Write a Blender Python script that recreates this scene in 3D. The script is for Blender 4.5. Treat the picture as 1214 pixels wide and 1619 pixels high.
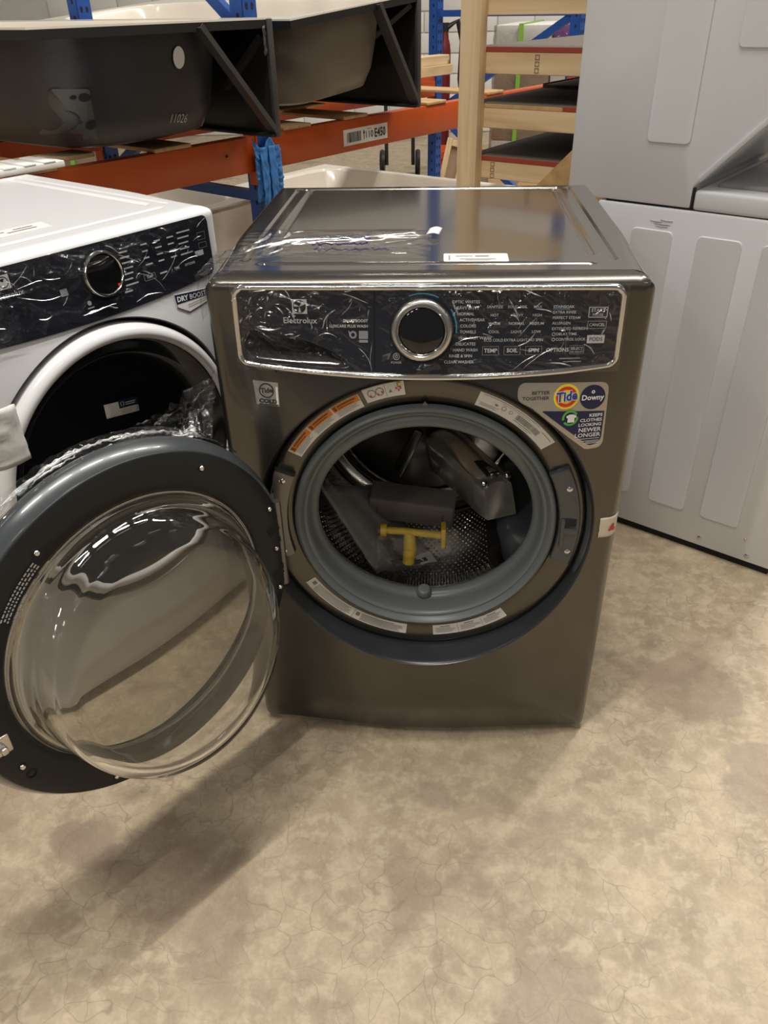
import bpy, bmesh, math, random
from mathutils import Vector, Matrix, noise
PI = math.pi
rnd = random.Random(7)
for o in list(bpy.data.objects):
    bpy.data.objects.remove(o)
SC = bpy.context.scene
COL = SC.collection

# ------------------------------------------------------------------ camera
cam_d = bpy.data.cameras.new('camera'); cam = bpy.data.objects.new('camera', cam_d); COL.objects.link(cam)
cam_d.sensor_fit = 'VERTICAL'; cam_d.sensor_height = 36.0
cam_d.lens = 1242.28 / 1619 * 36.0
cam_d.clip_start = 0.02; cam_d.clip_end = 200
_p, _y, _r = 0.577142, -0.078119, -0.025003
_f = Vector((math.sin(_y)*math.cos(_p), math.cos(_y)*math.cos(_p), -math.sin(_p)))
_rt = Vector((math.cos(_y), -math.sin(_y), 0)); _up = _rt.cross(_f)
_r2 = _rt*math.cos(_r)+_up*math.sin(_r); _u2 = -_rt*math.sin(_r)+_up*math.cos(_r)
cam.matrix_world = Matrix((( _r2.x, _u2.x, -_f.x, 0.020174), (_r2.y, _u2.y, -_f.y, -1.172745), (_r2.z, _u2.z, -_f.z, 1.311111), (0, 0, 0, 1)))
SC.camera = cam

# ------------------------------------------------------------------ world, lights, exposure
w = bpy.data.worlds.new('warehouse_air'); SC.world = w; w.use_nodes = True
w.node_tree.nodes['Background'].inputs[0].default_value = (1.0, 0.96, 0.91, 1)
w.node_tree.nodes['Background'].inputs[1].default_value = 0.15
SC.view_settings.view_transform = 'Standard'; SC.view_settings.look = 'None'
SC.view_settings.exposure = -0.18; SC.view_settings.gamma = 1.0; SC.view_settings.use_curve_mapping = False
AX = Vector((0.643, 0.766, 0)); AN = Vector((0.766, -0.643, 0))      # along the aisle / across it
def high_bay(p, power, L=1.2, W=0.09):
    d = bpy.data.lights.new('high_bay_light', 'AREA'); d.shape = 'RECTANGLE'; d.size = L; d.size_y = W
    d.energy = power; d.color = (1.0, 0.955, 0.885)
    o = bpy.data.objects.new('high_bay_light', d); COL.objects.link(o)
    o.location = p; o.rotation_euler = (0, 0, math.atan2(AX.y, AX.x))
    return o
ROW0 = Vector((-0.42, -0.60, 6.4))
for k in (-1.5, 0.2, 1.9, 3.6, 5.3, 7.0, 10.0):
    high_bay(ROW0 + AX*k, 124)
for k in (-7.0, -10.0, -13.0):  # unseen lamps behind the camera, added to light the drum and washer front
    high_bay(ROW0 + AX*k, 95)
    high_bay(ROW0 + AX*k + AN*4.5, 60)
for side in (-4.2, 4.4, 9.0):  # unseen side rows, added for ambient light
    for k in (-4, 0, 4, 8):
        high_bay(ROW0 + AN*side + AX*(k+1), 24)

# ------------------------------------------------------------------ materials
MATS = {}
def nd(t, typ, **kw):
    n = t.nodes.new(typ)
    for k, v in kw.items():
        if hasattr(n, k): setattr(n, k, v)
    return n
def mat(name, col, rough=0.5, metal=0.0, var=0.06, scale=12.0, bump=0.0, bscale=60.0, coat=0.0, spec=0.5, detail=3.0, rvar=0.0):
    if name in MATS: return MATS[name]
    m = bpy.data.materials.new(name); m.use_nodes = True; t = m.node_tree
    b = t.nodes['Principled BSDF']
    b.inputs['Roughness'].default_value = rough; b.inputs['Metallic'].default_value = metal
    b.inputs['Coat Weight'].default_value = coat; b.inputs['Coat Roughness'].default_value = 0.05
    b.inputs['Specular IOR Level'].default_value = spec
    tc = nd(t, 'ShaderNodeTexCoord'); nz = nd(t, 'ShaderNodeTexNoise'); nz.inputs['Scale'].default_value = scale; nz.inputs['Detail'].default_value = detail
    t.links.new(tc.outputs['Object'], nz.inputs['Vector'])
    mx = nd(t, 'ShaderNodeMixRGB'); mx.blend_type = 'MIX'
    c = Vector(col)
    mx.inputs[1].default_value = (*(c*(1-var)), 1); mx.inputs[2].default_value = (*(c*(1+var)), 1)
    t.links.new(nz.outputs['Fac'], mx.inputs[0]); t.links.new(mx.outputs[0], b.inputs['Base Color'])
    if rvar:
        mr = nd(t, 'ShaderNodeMapRange'); mr.inputs['To Min'].default_value = rough-rvar; mr.inputs['To Max'].default_value = rough+rvar
        t.links.new(nz.outputs['Fac'], mr.inputs['Value']); t.links.new(mr.outputs[0], b.inputs['Roughness'])
    if bump:
        n2 = nd(t, 'ShaderNodeTexNoise'); n2.inputs['Scale'].default_value = bscale; n2.inputs['Detail'].default_value = 4
        t.links.new(tc.outputs['Object'], n2.inputs['Vector'])
        bp = nd(t, 'ShaderNodeBump'); bp.inputs['Strength'].default_value = bump; bp.inputs['Distance'].default_value = 0.004
        t.links.new(n2.outputs['Fac'], bp.inputs['Height']); t.links.new(bp.outputs['Normal'], b.inputs['Normal'])
    MATS[name] = m
    return m
def wood_mat(name, c1, c2, axis=0, scale=1.0):
    m = bpy.data.materials.new(name); m.use_nodes = True; t = m.node_tree; b = t.nodes['Principled BSDF']
    b.inputs['Roughness'].default_value = 0.62
    tc = nd(t, 'ShaderNodeTexCoord'); oi = nd(t, 'ShaderNodeObjectInfo'); ad = nd(t, 'ShaderNodeVectorMath'); ad.operation = 'ADD'
    sc = nd(t, 'ShaderNodeVectorMath'); sc.operation = 'SCALE'; sc.inputs['Scale'].default_value = 37.0
    cb = nd(t, 'ShaderNodeCombineXYZ')
    for i in range(3): t.links.new(oi.outputs['Random'], cb.inputs[i])
    t.links.new(cb.outputs[0], sc.inputs[0]); t.links.new(tc.outputs['Object'], ad.inputs[0]); t.links.new(sc.outputs[0], ad.inputs[1])
    mp = nd(t, 'ShaderNodeMapping'); s = [26*scale]*3; s[axis] = 1.8*scale; mp.inputs['Scale'].default_value = s
    t.links.new(ad.outputs[0], mp.inputs['Vector'])
    n1 = nd(t, 'ShaderNodeTexNoise'); n1.inputs['Scale'].default_value = 1.0; n1.inputs['Detail'].default_value = 5; n1.inputs['Distortion'].default_value = 0.8
    t.links.new(mp.outputs[0], n1.inputs['Vector'])
    r = nd(t, 'ShaderNodeValToRGB'); r.color_ramp.elements[0].position = 0.32; r.color_ramp.elements[1].position = 0.66
    r.color_ramp.elements[0].color = (*c1, 1); r.color_ramp.elements[1].color = (*c2, 1)
    t.links.new(n1.outputs['Fac'], r.inputs[0])
    # knots
    vo = nd(t, 'ShaderNodeTexVoronoi'); vo.inputs['Scale'].default_value = 5.0*scale; t.links.new(ad.outputs[0], vo.inputs['Vector'])
    kr = nd(t, 'ShaderNodeMapRange'); kr.inputs['From Min'].default_value = 0.05; kr.inputs['From Max'].default_value = 0.10; kr.inputs['To Min'].default_value = 0.8; kr.inputs['To Max'].default_value = 0.0
    t.links.new(vo.outputs['Distance'], kr.inputs['Value'])
    mk = nd(t, 'ShaderNodeMixRGB'); mk.inputs[2].default_value = (c1[0]*0.45, c1[1]*0.35, c1[2]*0.3, 1)
    t.links.new(kr.outputs[0], mk.inputs[0]); t.links.new(r.outputs[0], mk.inputs[1]); t.links.new(mk.outputs[0], b.inputs['Base Color'])
    bp = nd(t, 'ShaderNodeBump'); bp.inputs['Strength'].default_value = 0.15; bp.inputs['Distance'].default_value = 0.002
    t.links.new(n1.outputs['Fac'], bp.inputs['Height']); t.links.new(bp.outputs['Normal'], b.inputs['Normal'])
    MATS[name] = m
    return m
def thin_clear(name, tint, base=0.03, rough=0.02, ior=1.45, edge=0.6, gloss=(1, 1, 1), bump=0.0, bscale=25):
    """thin clear plastic / glass: see-through with a mirror-like skin"""
    m = bpy.data.materials.new(name); m.use_nodes = True; t = m.node_tree
    t.nodes.remove(t.nodes['Principled BSDF']); out = t.nodes['Material Output']
    tr = nd(t, 'ShaderNodeBsdfTransparent'); gl = nd(t, 'ShaderNodeBsdfGlossy'); gl.inputs['Roughness'].default_value = rough
    gl.inputs['Color'].default_value = (*gloss, 1)
    lw = nd(t, 'ShaderNodeLayerWeight'); lw.inputs['Blend'].default_value = 0.35
    cm = nd(t, 'ShaderNodeMixRGB'); cm.inputs[1].default_value = (*tint, 1); cm.inputs[2].default_value = (tint[0]*(1-edge), tint[1]*(1-edge), tint[2]*(1-edge), 1)
    pw = nd(t, 'ShaderNodeMath'); pw.operation = 'POWER'; pw.inputs[1].default_value = 2.5
    t.links.new(lw.outputs['Facing'], pw.inputs[0]); t.links.new(pw.outputs[0], cm.inputs[0]); t.links.new(cm.outputs[0], tr.inputs['Color'])
    f0 = ((ior-1)/(ior+1))**2
    l2 = nd(t, 'ShaderNodeLayerWeight'); l2.inputs['Blend'].default_value = 0.5
    p5 = nd(t, 'ShaderNodeMath'); p5.operation = 'POWER'; p5.inputs[1].default_value = 4.5; t.links.new(l2.outputs['Facing'], p5.inputs[0])
    ma = nd(t, 'ShaderNodeMath'); ma.operation = 'MULTIPLY_ADD'; ma.use_clamp = True; ma.inputs[1].default_value = 0.75; ma.inputs[2].default_value = base+f0
    t.links.new(p5.outputs[0], ma.inputs[0])
    mx = nd(t, 'ShaderNodeMixShader'); t.links.new(ma.outputs[0], mx.inputs[0]); t.links.new(tr.outputs[0], mx.inputs[1]); t.links.new(gl.outputs[0], mx.inputs[2])
    if bump:
        tc = nd(t, 'ShaderNodeTexCoord'); n2 = nd(t, 'ShaderNodeTexNoise'); n2.inputs['Scale'].default_value = bscale; n2.inputs['Detail'].default_value = 3; n2.inputs['Distortion'].default_value = 1.5
        t.links.new(tc.outputs['Object'], n2.inputs['Vector'])
        bp = nd(t, 'ShaderNodeBump'); bp.inputs['Strength'].default_value = bump; bp.inputs['Distance'].default_value = 0.006
        t.links.new(n2.outputs['Fac'], bp.inputs['Height'])
        t.links.new(bp.outputs['Normal'], gl.inputs['Normal'])
    t.links.new(mx.outputs[0], out.inputs['Surface'])
    MATS[name] = m
    return m

STAINS = ((0.205, -0.565, 0.085), (0.67, -0.12, 0.09), (0.60, 0.13, 0.11), (0.03, -0.17, 0.04), (-0.63, -0.32, 0.05))
def concrete_mat():
    m = bpy.data.materials.new('concrete'); m.use_nodes = True; t = m.node_tree; b = t.nodes['Principled BSDF']
    tc = nd(t, 'ShaderNodeTexCoord')
    def noise_(s, d=4, dist=0.0, rough=0.55, off=0):
        mp = nd(t, 'ShaderNodeMapping'); mp.inputs['Location'].default_value = (off, off*0.7, 0); t.links.new(tc.outputs['Object'], mp.inputs[0])
        n = nd(t, 'ShaderNodeTexNoise'); n.inputs['Scale'].default_value = s; n.inputs['Detail'].default_value = d; n.inputs['Distortion'].default_value = dist; n.inputs['Roughness'].default_value = rough
        t.links.new(mp.outputs[0], n.inputs['Vector']); return n
    def ramp(src, stops):
        r = nd(t, 'ShaderNodeValToRGB'); e = r.color_ramp.elements
        e[0].position, e[0].color = stops[0][0], (*stops[0][1], 1); e[1].position, e[1].color = stops[1][0], (*stops[1][1], 1)
        for p, c in stops[2:]:
            x = e.new(p); x.color = (*c, 1)
        t.links.new(src, r.inputs[0]); return r
    def mix(a, bb, fac, mode='MIX'):
        x = nd(t, 'ShaderNodeMixRGB'); x.blend_type = mode
        for i, s in ((0, fac), (1, a), (2, bb)):
            if isinstance(s, (int, float)): x.inputs[i].default_value = s
            elif isinstance(s, tuple): x.inputs[i].default_value = (*s, 1)
            else: t.links.new(s, x.inputs[i])
        return x.outputs[0]
    base = ramp(noise_(10, 6, 0.2).outputs['Fac'], [(0.30, (0.315, 0.245, 0.160)), (0.70, (0.475, 0.382, 0.258))]).outputs[0]
    # paler flaked mottling
    f2 = ramp(noise_(32, 5, 0.3, 0.6, 3).outputs['Fac'], [(0.46, (0, 0, 0)), (0.62, (1, 1, 1))]).outputs[0]
    f2b = mix((0, 0, 0), f2, 0.60)
    col = mix(base, (0.545, 0.452, 0.315), f2b)
    # brown-mauve stains
    st = ramp(noise_(2.1, 4, 0.4, 0.5, 11.3).outputs['Fac'], [(0.57, (0, 0, 0)), (0.62, (1, 1, 1))]).outputs[0]
    st = mix((0, 0, 0), st, 0.55)
    col = mix(col, (0.245, 0.178, 0.125), st)
    # a few larger brown-mauve patches of old sealer
    sn = noise_(9, 4, 0, 0.6, 17)
    for cx, cy, r in STAINS:
        vm = nd(t, 'ShaderNodeVectorMath'); vm.operation = 'DISTANCE'; vm.inputs[1].default_value = (cx, cy, 0); t.links.new(tc.outputs['Object'], vm.inputs[0])
        ma = nd(t, 'ShaderNodeMath'); ma.operation = 'MULTIPLY_ADD'; ma.inputs[1].default_value = 0.16; t.links.new(sn.outputs['Fac'], ma.inputs[0]); t.links.new(vm.outputs['Value'], ma.inputs[2])
        mr = nd(t, 'ShaderNodeMapRange'); mr.interpolation_type = 'SMOOTHSTEP'; mr.inputs['From Min'].default_value = r+0.065; mr.inputs['From Max'].default_value = r+0.09; mr.inputs['To Min'].default_value = 0.62; mr.inputs['To Max'].default_value = 0.0
        t.links.new(ma.outputs[0], mr.inputs['Value']); col = mix(col, (0.275, 0.205, 0.150), mr.outputs[0])
    # fine map cracks
    dn = noise_(5, 3, 0, 0.5, 5); mv = nd(t, 'ShaderNodeVectorMath'); mv.operation = 'SCALE'; mv.inputs['Scale'].default_value = 0.18
    t.links.new(dn.outputs['Color'], mv.inputs[0]); av = nd(t, 'ShaderNodeVectorMath'); t.links.new(tc.outputs['Object'], av.inputs[0]); t.links.new(mv.outputs[0], av.inputs[1])
    vo = nd(t, 'ShaderNodeTexVoronoi'); vo.feature = 'DISTANCE_TO_EDGE'; vo.inputs['Scale'].default_value = 17.0; t.links.new(av.outputs[0], vo.inputs['Vector'])
    ck = ramp(vo.outputs['Distance'], [(0.0, (1, 1, 1)), (0.016, (0, 0, 0))]).outputs[0]
    cm = ramp(noise_(3.2, 3, 0, 0.5, 21).outputs['Fac'], [(0.36, (0, 0, 0)), (0.55, (1, 1, 1))]).outputs[0]
    ck2 = mix(ck, cm, 1.0, 'MULTIPLY'); ck3 = mix((0, 0, 0), ck2, 0.55)
    col = mix(col, (0.19, 0.15, 0.105), ck3)
    # specks
    v2 = nd(t, 'ShaderNodeTexVoronoi'); v2.inputs['Scale'].default_value = 34; t.links.new(tc.outputs['Object'], v2.inputs['Vector'])
    sp = ramp(v2.outputs['Distance'], [(0.03, (1, 1, 1)), (0.075, (0, 0, 0))]).outputs[0]
    sp = mix(sp, ramp(noise_(4.5, 2, 0, 0.5, 31).outputs['Fac'], [(0.5, (0, 0, 0)), (0.6, (1, 1, 1))]).outputs[0], 1.0, 'MULTIPLY')
    col = mix(col, (0.16, 0.125, 0.09), mix((0, 0, 0), sp, 0.7))
    fine = noise_(140, 3, 0, 0.6, 2)
    col = mix(col, ramp(fine.outputs['Fac'], [(0.3, (0.40, 0.40, 0.40)), (0.7, (0.60, 0.60, 0.60))]).outputs[0], 0.35, 'OVERLAY')
    t.links.new(col, b.inputs['Base Color'])
    rr = nd(t, 'ShaderNodeMapRange'); rr.inputs['To Min'].default_value = 0.42; rr.inputs['To Max'].default_value = 0.7
    t.links.new(noise_(9, 4, 0, 0.5, 8).outputs['Fac'], rr.inputs['Value']); t.links.new(rr.outputs[0], b.inputs['Roughness'])
    bp = nd(t, 'ShaderNodeBump'); bp.inputs['Strength'].default_value = 0.12; bp.inputs['Distance'].default_value = 0.003
    t.links.new(fine.outputs['Fac'], bp.inputs['Height']); t.links.new(bp.outputs['Normal'], b.inputs['Normal'])
    MATS['concrete'] = m
    return m

concrete = concrete_mat()
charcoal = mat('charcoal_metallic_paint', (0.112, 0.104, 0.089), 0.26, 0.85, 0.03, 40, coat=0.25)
charcoal_top = mat('charcoal_gloss_lightened', (0.40, 0.38, 0.345), 0.13, 0.95, 0.03, 30, coat=0.2)  # charcoal made paler, so the colour carries reflections on the top
dark_plastic = mat('dark_grey_plastic', (0.028, 0.031, 0.034), 0.28, 0, 0.05)
door_grey = mat('slate_door_plastic', (0.055, 0.062, 0.066), 0.25, 0, 0.05, coat=0.3)
door_ring_m = mat('graphite_ring_plastic', (0.018, 0.020, 0.021), 0.36, 0, 0.05, spec=0.25)
navy = mat('navy_gloss_glass', (0.017, 0.018, 0.026), 0.09, 0, 0.05, spec=0.4)
black_gloss = mat('black_gloss', (0.005, 0.005, 0.006), 0.05, 0, 0.05, coat=0.6)
chrome = mat('chrome', (0.72, 0.71, 0.69), 0.10, 1.0, 0.03)
satin = mat('satin_silver', (0.62, 0.60, 0.56), 0.26, 1.0, 0.03)
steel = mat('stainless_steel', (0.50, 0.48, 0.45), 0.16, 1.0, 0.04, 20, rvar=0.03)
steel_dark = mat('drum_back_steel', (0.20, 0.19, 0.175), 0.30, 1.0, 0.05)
gasket_m = mat('grey_rubber', (0.135, 0.150, 0.152), 0.38, 0, 0.05, 8)
blue_plastic = mat('slate_blue_plastic', (0.055, 0.062, 0.068), 0.4)
enamel = mat('white_enamel', (0.76, 0.757, 0.76), 0.22, 0, 0.015, 6, coat=0.3)
enamel2 = mat('white_laundry_paint', (0.68, 0.682, 0.695), 0.26, 0, 0.02, 4, coat=0.25)
shadow_gap = mat('black_gap', (0.01, 0.01, 0.01), 0.8)  # near-black solid painting the shade inside gaps, slots and holes
paper = mat('white_paper', (0.74, 0.72, 0.68), 0.6, 0, 0.03)
ink = mat('black_ink', (0.02, 0.02, 0.02), 0.6)
grey_ink = mat('grey_ink', (0.22, 0.21, 0.20), 0.6)
panel_ink = mat('silver_panel_print', (0.56, 0.56, 0.56), 0.4)
panel_ink2 = mat('dim_panel_print', (0.30, 0.31, 0.33), 0.4)
white_ink = mat('white_print', (0.78, 0.78, 0.76), 0.5)
teal_ink = mat('teal_print', (0.05, 0.34, 0.48), 0.4)
orange_ink = mat('orange_print', (0.72, 0.24, 0.02), 0.5)
red_ink = mat('red_print', (0.62, 0.03, 0.02), 0.5)
yellow_ink = mat('yellow_print', (0.86, 0.66, 0.03), 0.45)
blue_ink = mat('blue_print', (0.02, 0.05, 0.26), 0.45)
navy_ink = mat('navy_print', (0.010, 0.014, 0.055), 0.35)
green_ink = mat('green_print', (0.09, 0.42, 0.06), 0.45)
purple_ink = mat('purple_marker', (0.06, 0.03, 0.17), 0.5)
champagne = mat('champagne_label_foil', (0.50, 0.46, 0.40), 0.33, 0.7, 0.03)
bluesteel = mat('blue_rack_paint', (0.012, 0.075, 0.32), 0.38, 0.0, 0.12, 9, coat=0.1)
orangesteel = mat('orange_rack_paint', (0.50, 0.075, 0.008), 0.36, 0.0, 0.10, 7, coat=0.1)
tape_blue = mat('blue_painters_tape', (0.045, 0.20, 0.52), 0.6, 0, 0.12, 25, 0.3, 80)
tub_black = mat('black_tub_coating', (0.024, 0.026, 0.031), 0.40, 0.0, 0.35, 5, 0.12, 90, rvar=0.08)
tub_black_flat = mat('black_tub_apron', (0.010, 0.010, 0.010), 0.45, 0, 0.2, 6)
tub_taupe = mat('taupe_tub_shell', (0.215, 0.185, 0.145), 0.42, 0, 0.12, 3, 0.05, 60)
tub_white = mat('white_tub_acrylic', (0.76, 0.70, 0.60), 0.16, 0, 0.02, coat=0.3)
brace_m = mat('dark_brace_metal', (0.075, 0.073, 0.070), 0.36, 0.4, 0.2, 14)
foam = mat('white_foam', (0.74, 0.72, 0.68), 0.7, 0, 0.03, 20, 0.2, 50)
wood = wood_mat('pine_lumber', (0.55, 0.375, 0.19), (0.76, 0.57, 0.335), 0)
wood_z = wood_mat('pine_post', (0.58, 0.40, 0.21), (0.78, 0.59, 0.355), 2)
wood_y = wood_mat('pine_plank', (0.40, 0.235, 0.095), (0.60, 0.39, 0.185), 1)
osb = mat('strand_board', (0.50, 0.31, 0.13), 0.7, 0, 0.45, 28, 0.4, 40)
board_grey = mat('dark_grey_laminate', (0.120, 0.100, 0.078), 0.72, 0, 0.10, 5)
board_red = mat('red_board_edge', (0.30, 0.045, 0.022), 0.55, 0, 0.12, 20)
card_grey = mat('grey_card', (0.105, 0.090, 0.080), 0.75, 0, 0.08, 20)
bag_grey = mat('grey_paper_sheets', (0.17, 0.165, 0.16), 0.55, 0, 0.1, 12)
yellow_pl = mat('yellow_plastic', (0.62, 0.42, 0.02), 0.35, 0, 0.08)
blue_bag = mat('blue_printed_bag', (0.02, 0.13, 0.30), 0.35, 0, 0.4, 30)
cardboard = mat('brown_cardboard', (0.36, 0.25, 0.155), 0.75, 0, 0.08, 6)
maroon = mat('maroon_paint', (0.14, 0.012, 0.014), 0.35, 0, 0.1)
blackm = mat('black_steel', (0.02, 0.02, 0.021), 0.45, 0.2, 0.1)
orange_pl = mat('orange_red_plastic', (0.66, 0.10, 0.02), 0.45, 0, 0.08)
block_m = mat('white_block_paint', (0.74, 0.72, 0.68), 0.7, 0, 0.04, 5, 0.25, 50)
mortar_m = mat('mortar', (0.60, 0.58, 0.54), 0.85)
purple_box = mat('purple_carton', (0.20, 0.06, 0.26), 0.6)
green_strap = mat('green_strap', (0.20, 0.42, 0.05), 0.5)
glass = bpy.data.materials.new('clear_door_glass'); glass.use_nodes = True
_b = glass.node_tree.nodes['Principled BSDF']; _b.inputs['Transmission Weight'].default_value = 1.0; _b.inputs['Roughness'].default_value = 0.0; _b.inputs['IOR'].default_value = 1.5
_n = nd(glass.node_tree, 'ShaderNodeTexNoise'); _m = nd(glass.node_tree, 'ShaderNodeMixRGB'); _m.inputs[1].default_value = (0.96, 0.97, 0.96, 1); _m.inputs[2].default_value = (0.99, 0.99, 0.985, 1)
glass.node_tree.links.new(_n.outputs['Fac'], _m.inputs[0]); glass.node_tree.links.new(_m.outputs[0], _b.inputs['Base Color'])
tinted = thin_clear('smoked_door_pane', (0.50, 0.49, 0.46), 0.0, 0.02, 1.45, 0.4)
film = thin_clear('clear_plastic_film', (0.985, 0.985, 0.985), 0.0, 0.10, 1.5, 0.10)
film_w = thin_clear('wrinkled_plastic_film', (0.96, 0.96, 0.95), 0.02, 0.12, 1.5, 0.2, bump=0.6, bscale=40)
wrap = thin_clear('shrink_wrap', (0.80, 0.80, 0.78), 0.10, 0.12, 1.5, 0.4, bump=0.9, bscale=14)

# ------------------------------------------------------------------ mesh helpers
def ss(a, b, t):
    t = min(1.0, max(0.0, (t-a)/(b-a))); return t*t*(3-2*t)
def T(loc=(0, 0, 0), rz=0.0, rx=0.0, ry=0.0):
    return Matrix.Translation(loc) @ Matrix.Rotation(rz, 4, 'Z') @ Matrix.Rotation(ry, 4, 'Y') @ Matrix.Rotation(rx, 4, 'X')
class G:
    def __init__(s): s.V = []; s.F = []
    def add(s, V, F, M=None):
        n = len(s.V)
        s.V += [tuple(M @ Vector(v)) for v in V] if M is not None else [tuple(v) for v in V]
        s.F += [tuple(i+n for i in f) for f in F]; return s
    def box(s, x0, x1, y0, y1, z0, z1, M=None):
        V = [(x, y, z) for z in (z0, z1) for y in (y0, y1) for x in (x0, x1)]
        return s.add(V, [(0, 2, 3, 1), (4, 5, 7, 6), (0, 1, 5, 4), (2, 6, 7, 3), (0, 4, 6, 2), (1, 3, 7, 5)], M)
    def cyl(s, p0, p1, r0, r1=None, n=16, cap=True):
        r1 = r0 if r1 is None else r1
        p0 = Vector(p0); p1 = Vector(p1); d = (p1-p0).normalized()
        a = d.orthogonal().normalized(); b = d.cross(a)
        V = []
        for p, r in ((p0, r0), (p1, r1)):
            for i in range(n):
                t = 2*PI*i/n; V.append(p + a*(r*math.cos(t)) + b*(r*math.sin(t)))
        F = [(i, (i+1) % n, n+(i+1) % n, n+i) for i in range(n)]
        if cap: F += [tuple(range(n-1, -1, -1)), tuple(range(n, 2*n))]
        return s.add(V, F)
    def tube(s, pts, r, n=8, cap=True, closed=False):
        pts = [Vector(p) for p in pts]; V = []; m = len(pts); up = None
        for k, p in enumerate(pts):
            if closed: d = pts[(k+1) % m]-pts[k-1]
            else: d = pts[min(k+1, m-1)]-pts[max(k-1, 0)]
            d.normalize()
            if up is None: up = d.orthogonal().normalized()
            up = (up - d*up.dot(d)).normalized(); b = d.cross(up)
            rr = r[k] if isinstance(r, (list, tuple)) else r
            V += [p + up*(rr*math.cos(2*PI*i/n)) + b*(rr*math.sin(2*PI*i/n)) for i in range(n)]
        F = []
        for k in range(m if closed else m-1):
            k2 = (k+1) % m
            F += [(k*n+i, k*n+(i+1) % n, k2*n+(i+1) % n, k2*n+i) for i in range(n)]
        if cap and not closed: F += [tuple(range(n-1, -1, -1)), tuple(range((m-1)*n, m*n))]
        return s.add(V, F)
    def lathe(s, prof, n=96, M=None, close=False, c=(0, 0, 0)):
        """prof = [(radius, y)], turned about the Y axis through c"""
        V = []; m = len(prof)
        for r, y in prof:
            V += [(c[0]+r*math.cos(2*PI*i/n), c[1]+y, c[2]+r*math.sin(2*PI*i/n)) for i in range(n)]
        F = []
        for k in range(m if close else m-1):
            k2 = (k+1) % m
            F += [(k*n+i, k*n+(i+1) % n, k2*n+(i+1) % n, k2*n+i) for i in range(n)]
        return s.add(V, F, M)
    def disc(s, r, y, n=96, c=(0, 0, 0), M=None):
        V = [(c[0]+r*math.cos(2*PI*i/n), c[1]+y, c[2]+r*math.sin(2*PI*i/n)) for i in range(n)]
        return s.add(V, [tuple(range(n))], M)
    def prism(s, poly, y0, y1, M=None):
        """poly in (x, z), extruded along Y"""
        n = len(poly); V = [(x, y0, z) for x, z in poly]+[(x, y1, z) for x, z in poly]
        F = [tuple(range(n)), tuple(range(2*n-1, n-1, -1))]+[(i, n+i, n+(i+1) % n, (i+1) % n) for i in range(n)]
        return s.add(V, F, M)
    def grid(s, nx, nz, fn, M=None):
        V = [fn(i/nx, j/nz) for j in range(nz+1) for i in range(nx+1)]
        F = [(j*(nx+1)+i, j*(nx+1)+i+1, (j+1)*(nx+1)+i+1, (j+1)*(nx+1)+i) for j in range(nz) for i in range(nx)]
        return s.add(V, F, M)
    def loops(s, L, closed=True, M=None, cap0=False, cap1=False):
        n = len(L[0]); V = [p for l in L for p in l]; F = []
        for k in range(len(L)-1):
            for i in range(n if closed else n-1):
                F.append((k*n+i, k*n+(i+1) % n, (k+1)*n+(i+1) % n, (k+1)*n+i))
        if cap0: F.append(tuple(range(n-1, -1, -1)))
        if cap1: F.append(tuple(range((len(L)-1)*n, len(L)*n)))
        return s.add(V, F, M)
    def cut(s, test):
        s.F = [f for f in s.F if not test(*[sum(s.V[i][k] for i in f)/len(f) for k in range(3)])]; return s
    def build(s, name, material, parent=None, bevel=0.0, seg=2, ang=35, smooth=True, loc=None, rz=0.0, solid=0.0, recalc=True):
        bm = bmesh.new()
        vs = [bm.verts.new(v) for v in s.V]
        for f in s.F:
            try: bm.faces.new([vs[i] for i in f])
            except ValueError: pass
        if recalc: bmesh.ops.recalc_face_normals(bm, faces=bm.faces)
        if bevel:
            ed = [e for e in bm.edges if len(e.link_faces) == 2 and e.calc_face_angle(0) > math.radians(30)]
            bmesh.ops.bevel(bm, geom=ed, offset=bevel, offset_type='OFFSET', segments=seg, profile=0.5, affect='EDGES', clamp_overlap=True)
        for f in bm.faces: f.smooth = smooth
        if smooth:
            for e in bm.edges:
                if len(e.link_faces) == 2 and e.calc_face_angle(0) > math.radians(ang): e.smooth = False
        me = bpy.data.meshes.new(name); bm.to_mesh(me); bm.free()
        me.materials.append(material)
        o = bpy.data.objects.new(name, me); COL.objects.link(o)
        if parent is not None: o.parent = parent
        if loc is not None: o.location = loc
        o.rotation_euler.z = rz
        if solid:
            md = o.modifiers.new('thickness', 'SOLIDIFY'); md.thickness = solid; md.offset = 0
        return o
def thing(name, label, cat, loc=(0, 0, 0), rz=0.0, group=None):
    o = bpy.data.objects.new(name, None); COL.objects.link(o); o.location = loc; o.rotation_euler = (0, 0, rz)
    o.empty_display_size = 0.05
    return tag(o, label, cat, group)
def tag(o, label, cat=None, group=None):
    o['label'] = label
    if cat: o['category'] = cat
    if group: o['group'] = group
    return o
def struct(o, label=None):
    o['kind'] = 'structure'
    if label: o['label'] = label
    return o
def copy_part(o, parent, loc=None, rz=None):
    c = o.copy(); COL.objects.link(c); c.parent = parent
    if loc is not None: c.location = loc
    if rz is not None: c.rotation_euler.z = rz
    return c
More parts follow.
